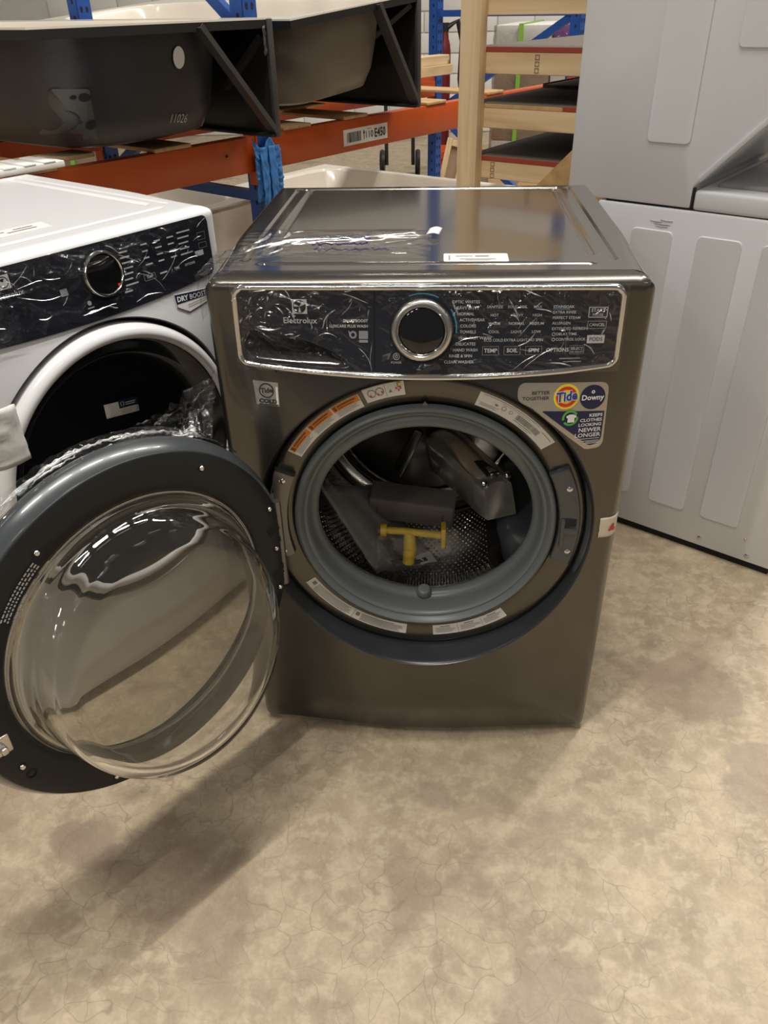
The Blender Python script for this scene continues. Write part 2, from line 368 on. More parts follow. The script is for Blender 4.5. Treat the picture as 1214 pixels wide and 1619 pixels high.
# lettering: outlines of the built-in font turned into mesh pieces in an (x, z) plane
def text_geo(body, size, align='CENTER', bold=0.0, spacing=1.0, shear=0.0):
    cu = bpy.data.curves.new('t', 'FONT'); cu.body = body; cu.size = size; cu.align_x = align; cu.align_y = 'CENTER'
    cu.offset = bold; cu.space_character = spacing; cu.shear = shear; cu.resolution_u = 2
    ob = bpy.data.objects.new('t', cu); COL.objects.link(ob)
    dg = bpy.context.evaluated_depsgraph_get()
    me = bpy.data.meshes.new_from_object(ob.evaluated_get(dg))
    V = [(v.co.x, v.co.y) for v in me.vertices]; F = [tuple(p.vertices) for p in me.polygons]
    bpy.data.objects.remove(ob); bpy.data.curves.remove(cu); bpy.data.meshes.remove(me)
    return V, F
def put_text(g, body, x, z, size, fn, align='CENTER', bold=0.0, wide=1.0, rot=0.0, shear=0.0, spacing=1.0):
    """fn maps (x, z) on a surface to a 3-D point"""
    V, F = text_geo(body, size, align, bold, spacing, shear)
    c, s_ = math.cos(rot), math.sin(rot)
    g.add([fn(x + wide*a*c - b*s_, z + wide*a*s_ + b*c) for a, b in V], F)
def put_rect(g, x0, x1, z0, z1, fn, nx=1):
    g.add([fn(x0+(x1-x0)*i/nx, z) for z in (z0, z1) for i in range(nx+1)], [(i, i+1, nx+2+i, nx+1+i) for i in range(nx)])
def put_frame(g, x0, x1, z0, z1, t, fn):
    put_rect(g, x0, x1, z0, z0+t, fn); put_rect(g, x0, x1, z1-t, z1, fn); put_rect(g, x0, x0+t, z0, z1, fn); put_rect(g, x1-t, x1, z0, z1, fn)
def put_disc(g, x, z, r, fn, n=28, r_in=0.0, a0=0.0, a1=2*PI):
    P = [a0+(a1-a0)*i/n for i in range(n+1)]
    V = [fn(x+r*math.cos(a), z+r*math.sin(a)) for a in P]+[fn(x+r_in*math.cos(a), z+r_in*math.sin(a)) for a in P]
    g.add(V, [(i, i+1, n+2+i, n+1+i) for i in range(n)])

# ------------------------------------------------------------------ the setting
fl = G().box(-9, 9, -5, 12, -0.1, 0).build('floor', concrete, smooth=False); struct(fl, 'beige cracked and stained concrete floor')
wb = G().box(-9, 9, 9.0, 9.2, 0, 5).build('wall_back', mortar_m, smooth=False); struct(wb, 'white painted block wall at the far end')
blk = None
for r in range(10):
    for c in range(20):
        x = -4.2 + 0.4*c + (0.2 if r % 2 else 0); z = 0.1+0.2*r
        if blk is None:
            blk = G().box(-0.194, 0.194, -0.01, 0.02, -0.094, 0.094).build('wall_block', block_m, wb, bevel=0.006, loc=(x, 8.993, z)); first = blk
        else: copy_part(first, wb, (x, 8.993, z))

# ------------------------------------------------------------------ washer and dryer: shared shapes
WH = 0.343; ZT = 0.965; YR = 0.685
HC = (0.0, 0.521); HR = 0.295
def bow(z): return 0.050*(1-ss(0.68, 0.965, z))
def yf(x, z, fillet=True):
    y = -bow(z)*(1-(x/WH)**2)
    zc = 0.020+0.090*max(0.0, 1-(abs(x)/0.335)**4)
    y += 0.28*max(0.0, zc-z)
    if fillet:
        d = WH-abs(x); r = 0.022
        if d < r: y += r-math.sqrt(max(0, r*r-(r-d)**2))
        d = ZT-z; r = 0.017
        if d < r: y += 2.1*(r-math.sqrt(max(0, r*r-(r-d)**2)))
    return y
def outline(n, x0, x1, z0, z1, rt, rb):
    P = []
    def arc(cx, cz, r, a0):
        for i in range(9):
            a = math.radians(a0+90*i/8); P.append((cx+r*math.cos(a), cz+r*math.sin(a)))
    arc(x1-rt, z1-rt, rt, 0); arc(x0+rt, z1-rt, rt, 90); arc(x0+rb, z0+rb, rb, 180); arc(x1-rb, z0+rb, rb, 270)
    return P
def ray_hit(P, c, a):
    d = (math.cos(a), math.sin(a)); best = None
    for i in range(len(P)):
        (ax, az), (bx, bz) = P[i-1], P[i]
        ex, ez = bx-ax, bz-az; den = d[0]*ez-d[1]*ex
        if abs(den) < 1e-12: continue
        t = ((ax-c[0])*ez-(az-c[1])*ex)/den; s_ = ((ax-c[0])*d[1]-(az-c[1])*d[0])/den
        if t > 0 and -1e-9 <= s_ <= 1+1e-9: best = t if best is None else min(best, t)
    return best
def front_skin(name, material, parent, opening=None):
    P = outline(0, -WH, WH, 0.018, ZT, 0.034, 0.014)
    A = [2*PI*i/240 for i in range(240)]
    for (px, pz) in P: A.append(math.atan2(pz-HC[1], px-HC[0]) % (2*PI))
    A = sorted(set(round(a, 6) for a in A))
    H = [ray_hit(P, HC, a) for a in A]
    TT = [0, 0.02, 0.06, 0.14, 0.24, 0.34, 0.44, 0.54, 0.62, 0.69, 0.75, 0.80, 0.84, 0.88, 0.91, 0.935, 0.955, 0.97, 0.982, 0.992, 1.0]
    L = []
    for t in TT:
        row = []
        for a, h in zip(A, H):
            r = HR+(h-HR)*t; x = HC[0]+r*math.cos(a); z = HC[1]+r*math.sin(a)
            row.append((x, yf(x, z), z))
        L.append(row)
    L.append([(x*0.998, 0.05, min(z, ZT-0.004)) for (x, y, z) in L[-1]])
    g = G().loops(L)
    if opening: g.cut(opening)
    return g.build(name, material, parent, ang=28)
def recess_wall(name, material, parent, y_in=0.014, r_in=0.284):
    A = [2*PI*i/160 for i in range(160)]
    L = []
    for t in (0, 0.06, 0.15, 0.5, 0.9, 1.0):
        row = []
        for a in A:
            x0, z0 = HC[0]+HR*math.cos(a), HC[1]+HR*math.sin(a); y0 = yf(x0, z0)-0.0015
            r = HR+(r_in-HR)*t - (0.0 if t < 1 else 0.012); r = r+0.002*(t == 0)
            row.append((HC[0]+r*math.cos(a), y0+(y_in-y0)*min(1, t/0.9), HC[1]+r*math.sin(a)))
        L.append(row)
    return G().loops(L).build(name, material, parent, ang=60)
def top_skin(name, material, parent, grooves=True):
    def fn(u, v):
        x = -WH+2*WH*(0.75*u+0.25*(0.5-0.5*math.cos(PI*u))); y = 0.034+(YR-0.034)*v
        z = ZT
        d = WH-abs(x); r = 0.034*(1-ss(0.05, 0.30, y))+0.016*ss(0.05, 0.30, y)
        if d < r: z -= r-math.sqrt(max(0, r*r-(r-d)**2))
        d = YR-y; r = 0.014
        if d < r: z -= r-math.sqrt(max(0, r*r-(r-d)**2))
        if grooves:
            ax = abs(x)
            g1 = ss(0.007, 0.003, abs(ax-0.272)) if False else (1-ss(0.003, 0.008, abs(ax-0.262)))*ss(0.11, 0.13, y)*(1-ss(0.63, 0.65, y))
            g2 = (1-ss(0.002, 0.006, abs(ax-0.293)))*ss(0.085, 0.10, y)*(1-ss(0.64, 0.66, y))
            g3 = (1-ss(0.002, 0.007, abs(y-0.648)))*(1-ss(0.27, 0.29, ax))
            g4 = (1-ss(0.002, 0.006, abs(y-0.072)))*(1-ss(0.25, 0.27, ax))
            z -= 0.004*max(g1, g2, g3, g4)
        return (x, y, z)
    g = G(); n = 150
    g.grid(n, n, fn)
    # skirt
    ring = [fn(i/40, 0) for i in range(40)]+[fn(1, i/40) for i in range(40)]+[fn(1-i/40, 1) for i in range(40)]+[fn(0, 1-i/40) for i in range(40)]
    g.loops([ring, [(x, y, 0.925) for x, y, z in ring]])
    return g.build(name, material, parent, ang=40)
def cabinet(name, material, parent):
    a, y0, y1, z0, z1, t_ = WH-0.0012, 0.026, YR-0.001, 0.022, 0.932, 0.004
    g = G()
    out = [(-a, y0), (-a, y1-0.006), (-a+0.006, y1), (a-0.006, y1), (a, y1-0.006), (a, y0)]
    inn = [(x*(a-t_)/a, y if y < y1-0.01 else y-t_) for x, y in out]
    g.loops([[(x, y, z) for x, y in inn] for z in (z0, z1)], closed=False)
    g.loops([[(x, y, z) for x, y in out] for z in (z0, z1)], closed=False)
    g.loops([[(x, y, z0) for x, y in out], [(x, y, z0) for x, y in inn]], closed=False)
    g.loops([[(-a, y0, z) for z in (z0, z1)], [(-a+t_, y0, z) for z in (z0, z1)]], closed=False); g.loops([[(a, y0, z) for z in (z0, z1)], [(a-t_, y0, z) for z in (z0, z1)]], closed=False)
    g.box(-a+t_, a-t_, y0+0.01, y1-t_, z0, z0+0.01)
    return g.build(name, material, parent, smooth=False)
def feet(parent):
    for x in (-0.29, 0.29):
        for y in (0.07, 0.62):
            G().cyl((x, y, 0), (x, y, 0.024), 0.022, 0.016, 14).build('foot', blackm, parent)
def panel_patch(name, material, parent, x0, x1, off, dent=None, nx=90, nz=36, rl=0.012, rr=0.012, inset=0.0, keep=None):
    """glossy face plate hugging the front; rounded at the left / right end"""
    def zt(x):
        z = PZT-inset
        for xe, r, s_ in ((x0, rl, 1), (x1, rr, -1)):
            d = (x-xe)*s_
            if r and d < r: z -= r-math.sqrt(max(0, r*r-(r-d)**2))
        return z
    def zb(x):
        z = pz_bot(x)+inset
        for xe, r, s_ in ((x0, rl, 1), (x1, rr, -1)):
            d = (x-xe)*s_
            if r and d < r: z += r-math.sqrt(max(0, r*r-(r-d)**2))
        return z
    xs = lambda u: x0+(x1-x0)*(0.5-0.5*math.cos(PI*u))*0.5+(x1-x0)*u*0.5
    def fn(u, v):
        x = xs(u); z = zb(x)+(zt(x)-zb(x))*v
        return (x, yf(x, z, False)-off+(dent(x, z) if dent else 0), z)
    g = G().grid(nx, nz, fn)
    if keep: g.cut(keep)
    return g.build(name, material, parent, ang=50)
PZT = 0.9535; PX = 0.297
def pz_bot(x): return 0.8137+0.0135*(x/0.295)**2
def trim_loop(inset, off, r):
    """closed loop along the edge of the control panel"""
    P = []
    xe = PX-inset; r = max(0.002, r)
    def arc(cx, cz, a0):
        for i in range(7):
            a = math.radians(a0+90*i/6); P.append((cx+r*math.cos(a), cz+r*math.sin(a)))
    arc(xe-r, PZT-inset-r, 0)
    for i in range(1, 40): P.append((xe-r-(2*xe-2*r)*i/40, PZT-inset))
    arc(-xe+r, PZT-inset-r, 90)
    zb = pz_bot(xe)+inset
    arc(-xe+r, zb+r, 180)
    for i in range(1, 40):
        x = -xe+r+(2*xe-2*r)*i/40; P.append((x, pz_bot(x)+inset+ (zb-pz_bot(xe-r)-inset)*abs(x/(xe-r))**8))
    arc(xe-r, zb+r, 270)
    return [(x, yf(x, z, False)-off, z) for x, z in P]
def S(off):      # surface map for print on the front
    return lambda x, z: (x, yf(x, z, False)-off, z)

# ------------------------------------------------------------------ washing machine
washer = thing('washing_machine', 'charcoal front-load washing machine with its round door standing open', 'washing machine')
cabinet('cabinet', charcoal, washer)
feet(washer)
front_skin('front_panel', charcoal, washer, lambda x, y, z: -0.280 < x < -0.085 and 0.826 < z < 0.930)
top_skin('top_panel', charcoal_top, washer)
recess_wall('door_recess', dark_plastic, washer)
C3 = (HC[0], 0, HC[1])
G().lathe([(0.286, 0.016), (0.285, 0.006), (0.281, 0.002), (0.276, 0.001), (0.240, 0.006), (0.232, 0.012), (0.228, 0.03)], 160, c=C3).build('bezel_ring', charcoal, washer, ang=50)
gk = G().lathe([(0.236, 0.03), (0.235, 0.004), (0.231, -0.006), (0.226, -0.008), (0.222, -0.004), (0.219, 0.004), (0.2165, 0.003), (0.213, 0.005), (0.2105, 0.014), (0.208, 0.026),
                (0.205, 0.031), (0.201, 0.033), (0.1975, 0.037), (0.1965, 0.044), (0.199, 0.054), (0.212, 0.060), (0.234, 0.064), (0.245, 0.075)], 160, c=C3)
gk.V = [(x, y+(0.13*(HC[1]-z)*ss(0.01, 0.035, y)), z-0.008*ss(0.01, 0.035, y)) for x, y, z in gk.V]
gk = gk.build('door_gasket', gasket_m, washer, ang=60)
for sx, ang_, ln in ((0.0, 90, 0.014), (-0.0, -90, 0.02)):
    a = math.radians(ang_); p = Vector((HC[0]+0.199*math.cos(a), 0.05+(0.012 if ang_ < 0 else -0.004), HC[1]-0.006+0.200*math.sin(a)))
    G().cyl(p, p+Vector((-math.cos(a)*0.012, -0.004, -math.sin(a)*0.012)), 0.016, 0.012, 18).build('gasket_nub', gasket_m, gk, bevel=0.002)
G().prism([(-0.006, 0), (0.006, 0), (0, 0.007)], -0.004, 0.0, T((0.0, 0.002, HC[1]+0.234))).build('gasket_tab', gasket_m, gk)
# drum
DR = 0.252; D0 = 0.105; D1 = 0.47
dr = G().lathe([(0.226, 0.094), (0.222, 0.096), (0.221, 0.100), (0.224, 0.104), (0.240, 0.110), (DR, D0+0.020), (DR, D1-0.03), (DR-0.012, D1-0.008), (DR-0.03, D1)], 128, c=C3).build('drum', steel, washer, ang=50)
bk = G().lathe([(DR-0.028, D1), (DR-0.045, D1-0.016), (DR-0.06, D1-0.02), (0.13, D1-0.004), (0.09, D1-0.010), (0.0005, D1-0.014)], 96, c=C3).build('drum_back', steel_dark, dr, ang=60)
for k in range(3):
    a = 2*PI*k/3+2.2
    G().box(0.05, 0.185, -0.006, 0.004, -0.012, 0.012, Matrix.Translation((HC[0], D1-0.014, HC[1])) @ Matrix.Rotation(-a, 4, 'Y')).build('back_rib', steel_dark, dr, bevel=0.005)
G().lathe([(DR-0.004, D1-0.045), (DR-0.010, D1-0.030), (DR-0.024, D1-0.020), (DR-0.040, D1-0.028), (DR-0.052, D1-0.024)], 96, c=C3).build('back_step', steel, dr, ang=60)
# perforations: little raised rims on the drum wall
pf = G(); hex8 = [(math.cos(2*PI*i/6), math.sin(2*PI*i/6)) for i in range(6)]
for j in range(26):
    y = 0.150+0.0105*j
    for i in range(250):
        a = 2*PI*(i+0.5*(j % 2))/130
        if i >= 130: break
        seg = (math.degrees(a)+180) % 360-180
        if -58 < seg < -18 or 130 < seg < 170: continue
        r0 = DR-0.0004; r1 = DR-0.0016
        V = []
        for rad, rr in ((0.0026, r0), (0.0018, r1)):
            for cx_, cy_ in hex8:
                aa = a+cx_*rad/DR; V.append((HC[0]+rr*math.cos(aa), y+cy_*rad, HC[1]+rr*math.sin(aa)))
        pf.add(V, [(q, (q+1) % 6, 6+(q+1) % 6, 6+q) for q in range(6)])
o = pf.build('drum_perforations', chrome, dr, smooth=False); o['kind'] = 'stuff'
# lifters (three), running front to back along the drum wall
def lifter(name, material, ang_, h, wdt, y0, y1, edge=0.012):
    a = math.radians(ang_); g = G(); L = []
    n = 12
    for k in range(n+1):
        t = k/n; y = y0+(y1-y0)*t
        tap = math.sin(PI*min(1, max(0, (0.06+0.94*t if t < .5 else 1.0-0.94*(t-0.0)+0.0)))) if False else 1.0
        e = min(1.0, min(t, 1-t)*6+0.12); hh = h*e**0.6; ww = wdt*(0.75+0.25*e)
        row = []
        for (s_, q) in ((-1.0, 0.0), (-0.78, 0.35), (-0.42, 0.92), (-0.2, 1.0), (0.2, 1.0), (0.42, 0.92), (0.78, 0.35), (1.0, 0.0)):
            tw = 0.10*(t-0.5)
            aa = a+tw+s_*ww/DR/2; r = (DR+0.001)-hh*q
            row.append((HC[0]+r*math.cos(aa), y, HC[1]+r*math.sin(aa)))
        L.append(row)
    return g.loops(L, closed=False, cap0=True, cap1=True).build(name, material, dr, ang=50)
lf = lifter('lifter', blue_plastic, -36, 0.055, 0.11, 0.135, 0.455); lf['label'] = 'slate blue plastic lifter vane'
lifter('lifter', steel, 150, 0.06, 0.12, 0.135, 0.455)
# the big polished vane running from the back plate out to the right-hand wall
A_ = Vector((0.025, 0.452, 0.478)); B_ = Vector((0.142, 0.185, 0.500)); ax_ = (B_-A_).normalized()
sd = Vector((0.75, 0.25, 0.12)); sd = (sd-ax_*sd.dot(ax_)).normalized(); dn = ax_.cross(sd)
if dn.z > 0: dn = -dn
L = []
for k in range(15):
    t = k/14; p = A_.lerp(B_, t); e = 1.0 if 0 < k < 14 else 0.82; hw = (0.046-0.008*t)*e
    bulge = 0.010*math.sin(PI*min(1, t*1.4)) if t < 0.72 else 0.0
    row = []
    for (u, d) in ((-1.0, 0.075), (-0.98, 0.014), (-0.86, 0.004), (-0.5, -0.004), (0.0, -0.006), (0.45, -0.001), (0.62, 0.008), (0.80, 0.002), (0.95, 0.008), (1.0, 0.020), (1.05, 0.085)):
        row.append(tuple(p + sd*(u*hw) + dn*(d-bulge*(1-u*u if abs(u) < 1 else 0)+(0.0 if 0 < k < 14 else 0.004))))
    L.append(row)
vn = G().loops(L, closed=False, cap0=True, cap1=True).build('drum_vane', mat('polished_vane_steel', (0.88, 0.85, 0.79), 0.22, 0.88, 0.04), dr, ang=50); vn['label'] = 'broad polished steel drum vane'
pm = A_.lerp(B_, 0.80)
G().loops([[tuple(pm+ax_*a_+sd*b_+dn*d_) for a_, b_ in ((-0.04, -0.004), (0.035, -0.010), (0.035, 0.018), (-0.03, 0.012))] for d_ in (-0.0075, 0.002)], cap0=True).build('vane_slot', shadow_gap, dr)
pm = A_.lerp(B_, 0.86)
G().loops([[tuple(pm+ax_*a_+sd*b_+dn*d_) for a_, b_ in ((-0.012, 0.0), (0.022, -0.004), (0.024, 0.014), (-0.008, 0.010))] for d_ in (-0.012, -0.006)], cap0=True, cap1=True).build('vane_tab', chrome, dr, bevel=0.002)
for b_ in (-0.026, 0.026):
    q = A_.lerp(B_, 0.985)+sd*b_-dn*0.004; G().lathe([(0.007, 0.004), (0.007, -0.003), (0.004, -0.006), (0.0003, -0.007)], 14, Matrix.Translation(q)).build('vane_rivet', chrome, dr)

# control panel and drawer front
def dent(x, z):
    # hand recess of the detergent drawer: a long leaf with a drooping upper edge
    xl, xr = -0.288, -0.098
    if x < xl or x > xr: return 0.0
    t = (x-xl)/(xr-xl)
    ztop = 0.886-0.013*t-0.048*t**2.6
    ztop -= 0.02*(1-ss(0, 0.06, t))
    zbot = pz_bot(x)+0.007+0.004*t
    d = min(ztop-z, (z-zbot)*0.9, (x-xl)*0.8, (xr-x)*0.8)
    if d <= 0: return 0.0
    return 0.034*ss(0, 0.010, ztop-z)*ss(0, 0.035, z-zbot)*ss(0, 0.022, x-xl)*ss(0, 0.05, xr-x)
drawer = panel_patch('detergent_drawer', navy, washer, -PX+0.006, -0.0795, 0.003, dent, 190, 90, rr=0.0, keep=lambda x, y, z: dent(x, z) > 0.005)
panel_patch('handle_recess', mat('black_recess', (0.008, 0.008, 0.010), 0.5, 0, 0.05, spec=0.2), drawer, -PX+0.006, -0.0795, 0.003, dent, 190, 90, rr=0.0, keep=lambda x, y, z: dent(x, z) <= 0.005)  # deeper faces of the drawer front, coloured near black
cp = panel_patch('control_panel', navy, washer, -0.0783, PX-0.006, 0.003, None, 110, 30, rl=0.0)
tr = G().loops([trim_loop(-0.001, -0.002, 0.018), trim_loop(0.0, 0.006, 0.018), trim_loop(0.002, 0.0075, 0.016), trim_loop(0.0055, 0.0075, 0.013), trim_loop(0.008, 0.0055, 0.011), trim_loop(0.0085, 0.0, 0.010)])
tr = tr.build('panel_trim', chrome, washer, ang=50)
# dial
KC = (-0.0055, 0.8885)
kn = Matrix.Translation((KC[0], yf(KC[0], KC[1], False)-0.003, KC[1])) @ Matrix.Rotation(math.radians(-9.5), 4, 'X')
def prof_add(prof, nm, m_, parent, n=72):
    return G().lathe(prof, n, kn).build(nm, m_, parent, ang=40)
knob = prof_add([(0.047, 0.004), (0.047, -0.004), (0.0475, -0.010), (0.0455, -0.018), (0.0425, -0.0205), (0.0395, -0.0205), (0.0375, -0.018)], 'dial', satin, washer)
prof_add([(0.0385, -0.014), (0.0375, -0.0185), (0.0362, -0.0192), (0.0345, -0.0175), (0.0335, -0.013)], 'dial_inner_ring', chrome, knob)
G().lathe([(0.0345, -0.012), (0.0335, -0.0165), (0.030, -0.0175), (0.015, -0.0185), (0.0003, -0.0188)], 64, kn).build('dial_face', black_gloss, knob, ang=40)
# print on the right-hand plate
s35 = S(0.0037)
g = G(); g2 = G()
cyc = ['OPTIC WHITES', 'HEAVY DUTY', 'NORMAL', 'ACTIVEWEAR', 'COLORS', 'TOWELS', '15ᵐⁱⁿ FAST WASH', 'DELICATES', 'HAND WASH', 'RINSE & SPIN', 'CLEAN WASHER']
cyc[6] = '15min FAST WASH'
cx_ = [0.0395, 0.0430, 0.0478, 0.0515, 0.0525, 0.0525, 0.0500, 0.0462, 0.0425, 0.0365, 0.0290]
for i, (s_, x) in enumerate(zip(cyc, cx_)):
    put_text(g, s_, x, 0.9285-0.00886*i, 0.0062, s35, 'LEFT', 0.00006)
cols = [(0.1040, ['SANITIZE', 'HOT', 'WARM', 'COOL', 'ECO COLD']), (0.1378, ['SOLID SOIL', 'HEAVY', 'NORMAL', 'LIGHT', 'EXTRA LIGHT']), (0.1680, ['MAX', 'HIGH', 'MEDIUM', 'LOW', 'NO SPIN'])]
for x, L in cols:
    for i, s_ in enumerate(L): put_text(g, s_, x, 0.9212-0.0123*i, 0.0058, s35, 'CENTER', 0.00004)
for i, s_ in enumerate(['STAINSOAK', 'EXTRA RINSE', 'PERFECT STEAM', 'ALLERGEN', 'EXTENDED REFRESH', 'DELAY TIME', 'CONTROL LOCK']):
    x = 0.191 if i < 5 else 0.198
    put_text(g, s_, x, 0.9212-0.00815*i, 0.0058, s35, 'LEFT', 0.00008 if i == 0 else 0.00003)
    if i >= 5: put_disc(g, 0.1945, 0.9212-0.00815*i, 0.0026, s35, 16, 0.0019)
for x, s_, w_ in ((0.1000, 'TEMP', 0.0125), (0.1330, 'SOIL', 0.0125), (0.1659, 'SPIN', 0.0125), (0.2020, 'OPTIONS', 0.0)):
    put_text(g, s_, x, 0.8565, 0.0082, s35, 'CENTER', 0.00022)
    if w_:
        gp = G(); put_frame(gp, x-w_, x+w_, 0.8500, 0.8630, 0.0005, s35); gp.build('button_outline', panel_ink2, cp, smooth=False)
gp = G(); put_frame(gp, 0.2205, 0.2425, 0.8500, 0.8630, 0.0005, s35); gp.build('button_outline', panel_ink2, cp, smooth=False)
put_text(g, 'SELECT', 0.2315, 0.8582, 0.0058, s35, 'CENTER', 0.00005); put_text(g, 'OR ADJUST', 0.2315, 0.8532, 0.0038, s35)
put_rect(g2, 0.206, 0.238, 0.8427, 0.8443, s35, 2); put_rect(g2, 0.212, 0.240, 0.8378, 0.8392, s35, 2)
gp = G(); put_frame(gp, 0.2440, 0.2722, 0.9050, 0.9210, 0.0011, s35); gp.build('button_outline', panel_ink, cp, smooth=False); put_text(g, 'START', 0.2581, 0.9158, 0.0072, s35, 'CENTER', 0.0001); put_text(g, 'PAUSE', 0.2581, 0.9090, 0.0056, s35)
gp = G(); put_frame(gp, 0.2440, 0.2725, 0.8880, 0.9000, 0.0008, s35); gp.build('button_outline', panel_ink2, cp, smooth=False); put_text(g, 'CANCEL', 0.2583, 0.8940, 0.0062, s35, 'CENTER', 0.00005)
gp = G(); put_rect(gp, 0.2455, 0.2720, 0.8660, 0.8785, s35, 2); gp.build('pods_button', panel_ink, cp, smooth=False)
gp = G(); put_disc(gp, -0.0445, 0.8480, 0.0052, s35, 24, 0.0044); put_text(gp, 'POWER', -0.0448, 0.8385, 0.0048, s35)
put_rect(gp, -0.0449, -0.0441, 0.8478, 0.8520, s35); put_disc(gp, -0.0445, 0.8480, 0.0026, s35, 16, 0.0019); gp.build('power_icon', panel_ink, cp, smooth=False)
g.build('lettering', panel_ink, cp, smooth=False); g2.build('faint_lettering', panel_ink2, cp, smooth=False)
g = G(); put_text(g, 'PODS', 0.2588, 0.8722, 0.0080, S(0.0041), 'CENTER', 0.0001); g.build('pods_lettering', navy, cp, smooth=False)
for a0, a1 in ((62, 112), (-6, 34)):
    g = G(); put_disc(g, KC[0], KC[1], 0.0535, s35, 20, 0.0518, math.radians(a0), math.radians(a1)); g.build('teal_arc', teal_ink, cp, smooth=False)
g = G(); put_rect(g, 0.190, 0.2155, 0.9175, 0.9185, s35, 3); g.build('teal_underline', teal_ink, cp, smooth=False)
# print on the drawer front
gp = G(); put_rect(gp, -0.2045, -0.1815, 0.9105, 0.9325, s35, 2); gp.build('logo_tile', panel_ink, drawer, smooth=False)
g = G(); put_text(g, 'Electrolux', -0.1935, 0.9000, 0.0128, s35, 'CENTER', 0.0001)
put_text(g, 'SMARTBOOST', -0.0882, 0.9002, 0.0060, s35, 'RIGHT', 0.00012); put_text(g, 'LUXCARE PLUS WASH', -0.0882, 0.8922, 0.0060, s35, 'RIGHT', 0.0001)
g.build('lettering', panel_ink, drawer, smooth=False)
g = G(); put_disc(g, -0.1117, 0.8795, 0.0058, s35, 24, 0.0030); g.build('globe_icon', panel_ink2, drawer, smooth=False)
g = G(); put_rect(g, -0.1025, -0.0885, 0.8735, 0.8855, s35, 2); g.build('pods_icon', panel_ink2, drawer, smooth=False)
g = G(); put_rect(g, -0.1022, -0.0888, 0.8680, 0.8722, s35, 2); g.build('pods_caption', panel_ink2, drawer, smooth=False)
g = G(); lx, lz, lr = -0.1930, 0.9215, 0.0098
put_disc(g, lx, lz, lr, S(0.0040), 32, lr*0.90)
def leaf(a0, a1):
    P = [(lx, lz)]+[(lx+lr*0.9*math.cos(a0+(a1-a0)*i/10), lz+lr*0.9*math.sin(a0+(a1-a0)*i/10)) for i in range(11)]
    g.add([S(0.0040)(x, z) for x, z in P], [tuple(range(len(P)))])
leaf(math.radians(60), math.radians(150)); leaf(math.radians(180), math.radians(255)); leaf(math.radians(-75), math.radians(20))
g.build('logo_mark', navy, drawer, smooth=False)

# stickers on the front
def dense(poly, mx=0.010):
    out = []
    for i in range(len(poly)):
        (ax, az), (bx, bz) = poly[i], poly[(i+1) % len(poly)]; m = max(1, int(math.hypot(bx-ax, bz-az)/mx+0.99))
        out += [(ax+(bx-ax)*k/m, az+(bz-az)*k/m) for k in range(m)]
    return out
def put_poly(g, poly, fn, skirt=None):
    poly = dense(poly); n = len(poly); cx = sum(p[0] for p in poly)/n; cz = sum(p[1] for p in poly)/n
    L = [[fn(cx+(x-cx)*t, cz+(z-cz)*t) for x, z in poly] for t in (0.02, 0.15, 0.3, 0.45, 0.6, 0.75, 0.88, 1.0)]
    if skirt: L.append([skirt(x, z) for x, z in poly])
    g.loops(L, cap0=True)
def sticker(name, poly, material, parent, off=0.0016):
    g = G(); put_poly(g, poly, S(off), S(0.0)); return g.build(name, material, parent, ang=60)
def rpoly(pts, r, n=5):
    out = []; m = len(pts)
    for i in range(m):
        p0, p1, p2 = Vector(pts[i-1]), Vector(pts[i]), Vector(pts[(i+1) % m]); rr = r[i] if isinstance(r, (list, tuple)) else r
        d0 = (p0-p1); d2 = (p2-p1); a = d0.angle(d2); t = min(rr/math.tan(a/2), d0.length*0.49, d2.length*0.49)
        q0 = p1+d0.normalized()*t; q2 = p1+d2.normalized()*t
        for k in range(n+1):
            s_ = k/n; out.append(tuple((1-s_)**2*q0+2*s_*(1-s_)*p1+s_**2*q2))
    return out
badge = sticker('promo_sticker', rpoly([(0.1455, 0.8065), (0.2885, 0.8030), (0.2905, 0.6905), (0.2620, 0.6890), (0.1690, 0.7660), (0.1455, 0.7780)], [0.018, 0.014, 0.022, 0.012, 0.02, 0.016]), champagne, washer)
badge['label'] = 'champagne foil detergent sticker with two round logos'
s2 = S(0.0022); s3 = S(0.0027); s4 = S(0.0032)
P = rpoly([(0.1850, 0.7608), (0.2862, 0.7550), (0.2862, 0.7030), (0.2690, 0.6945)], [0.001, 0.001, 0.014, 0.012])
g = G(); put_poly(g, P, s2); put_disc(g, 0.2645, 0.7795, 0.0200, s2, 40); g.build('navy_print', navy_ink, badge, smooth=False)
g = G(); put_text(g, 'BETTER', 0.1955, 0.7900, 0.0074, s2, 'RIGHT', 0.0001, 1.12); put_text(g, 'TOGETHER', 0.1955, 0.7815, 0.0074, s2, 'RIGHT', 0.0001, 1.12); g.build('dark_lettering', ink, badge, smooth=False)
g = G(); put_disc(g, 0.2225, 0.7825, 0.0205, s2, 40); g.build('yellow_disc', yellow_ink, badge, smooth=False)
g = G(); put_disc(g, 0.2225, 0.7825, 0.0165, s3, 40, 0.0115); g.build('red_ring', red_ink, badge, smooth=False)
g = G(); put_text(g, 'Tide', 0.2225, 0.7830, 0.0215, S(0.0037), 'CENTER', 0.0007, 0.85, 0.12, 0.12); g.build('blue_lettering', blue_ink, badge, smooth=False)
g = G(); put_text(g, 'Tide', 0.2222, 0.7828, 0.0215, s4, 'CENTER', 0.0017, 0.85, 0.12, 0.12)
g.build('white_outline', white_ink, badge, smooth=False)
g = G(); put_text(g, 'Downy', 0.2645, 0.7790, 0.0120, s3, 'CENTER', 0.0003); put_disc(g, 0.2645, 0.7885, 0.0028, s3, 12, 0.0012); g.build('brand_lettering', white_ink, badge, smooth=False)
g = G()
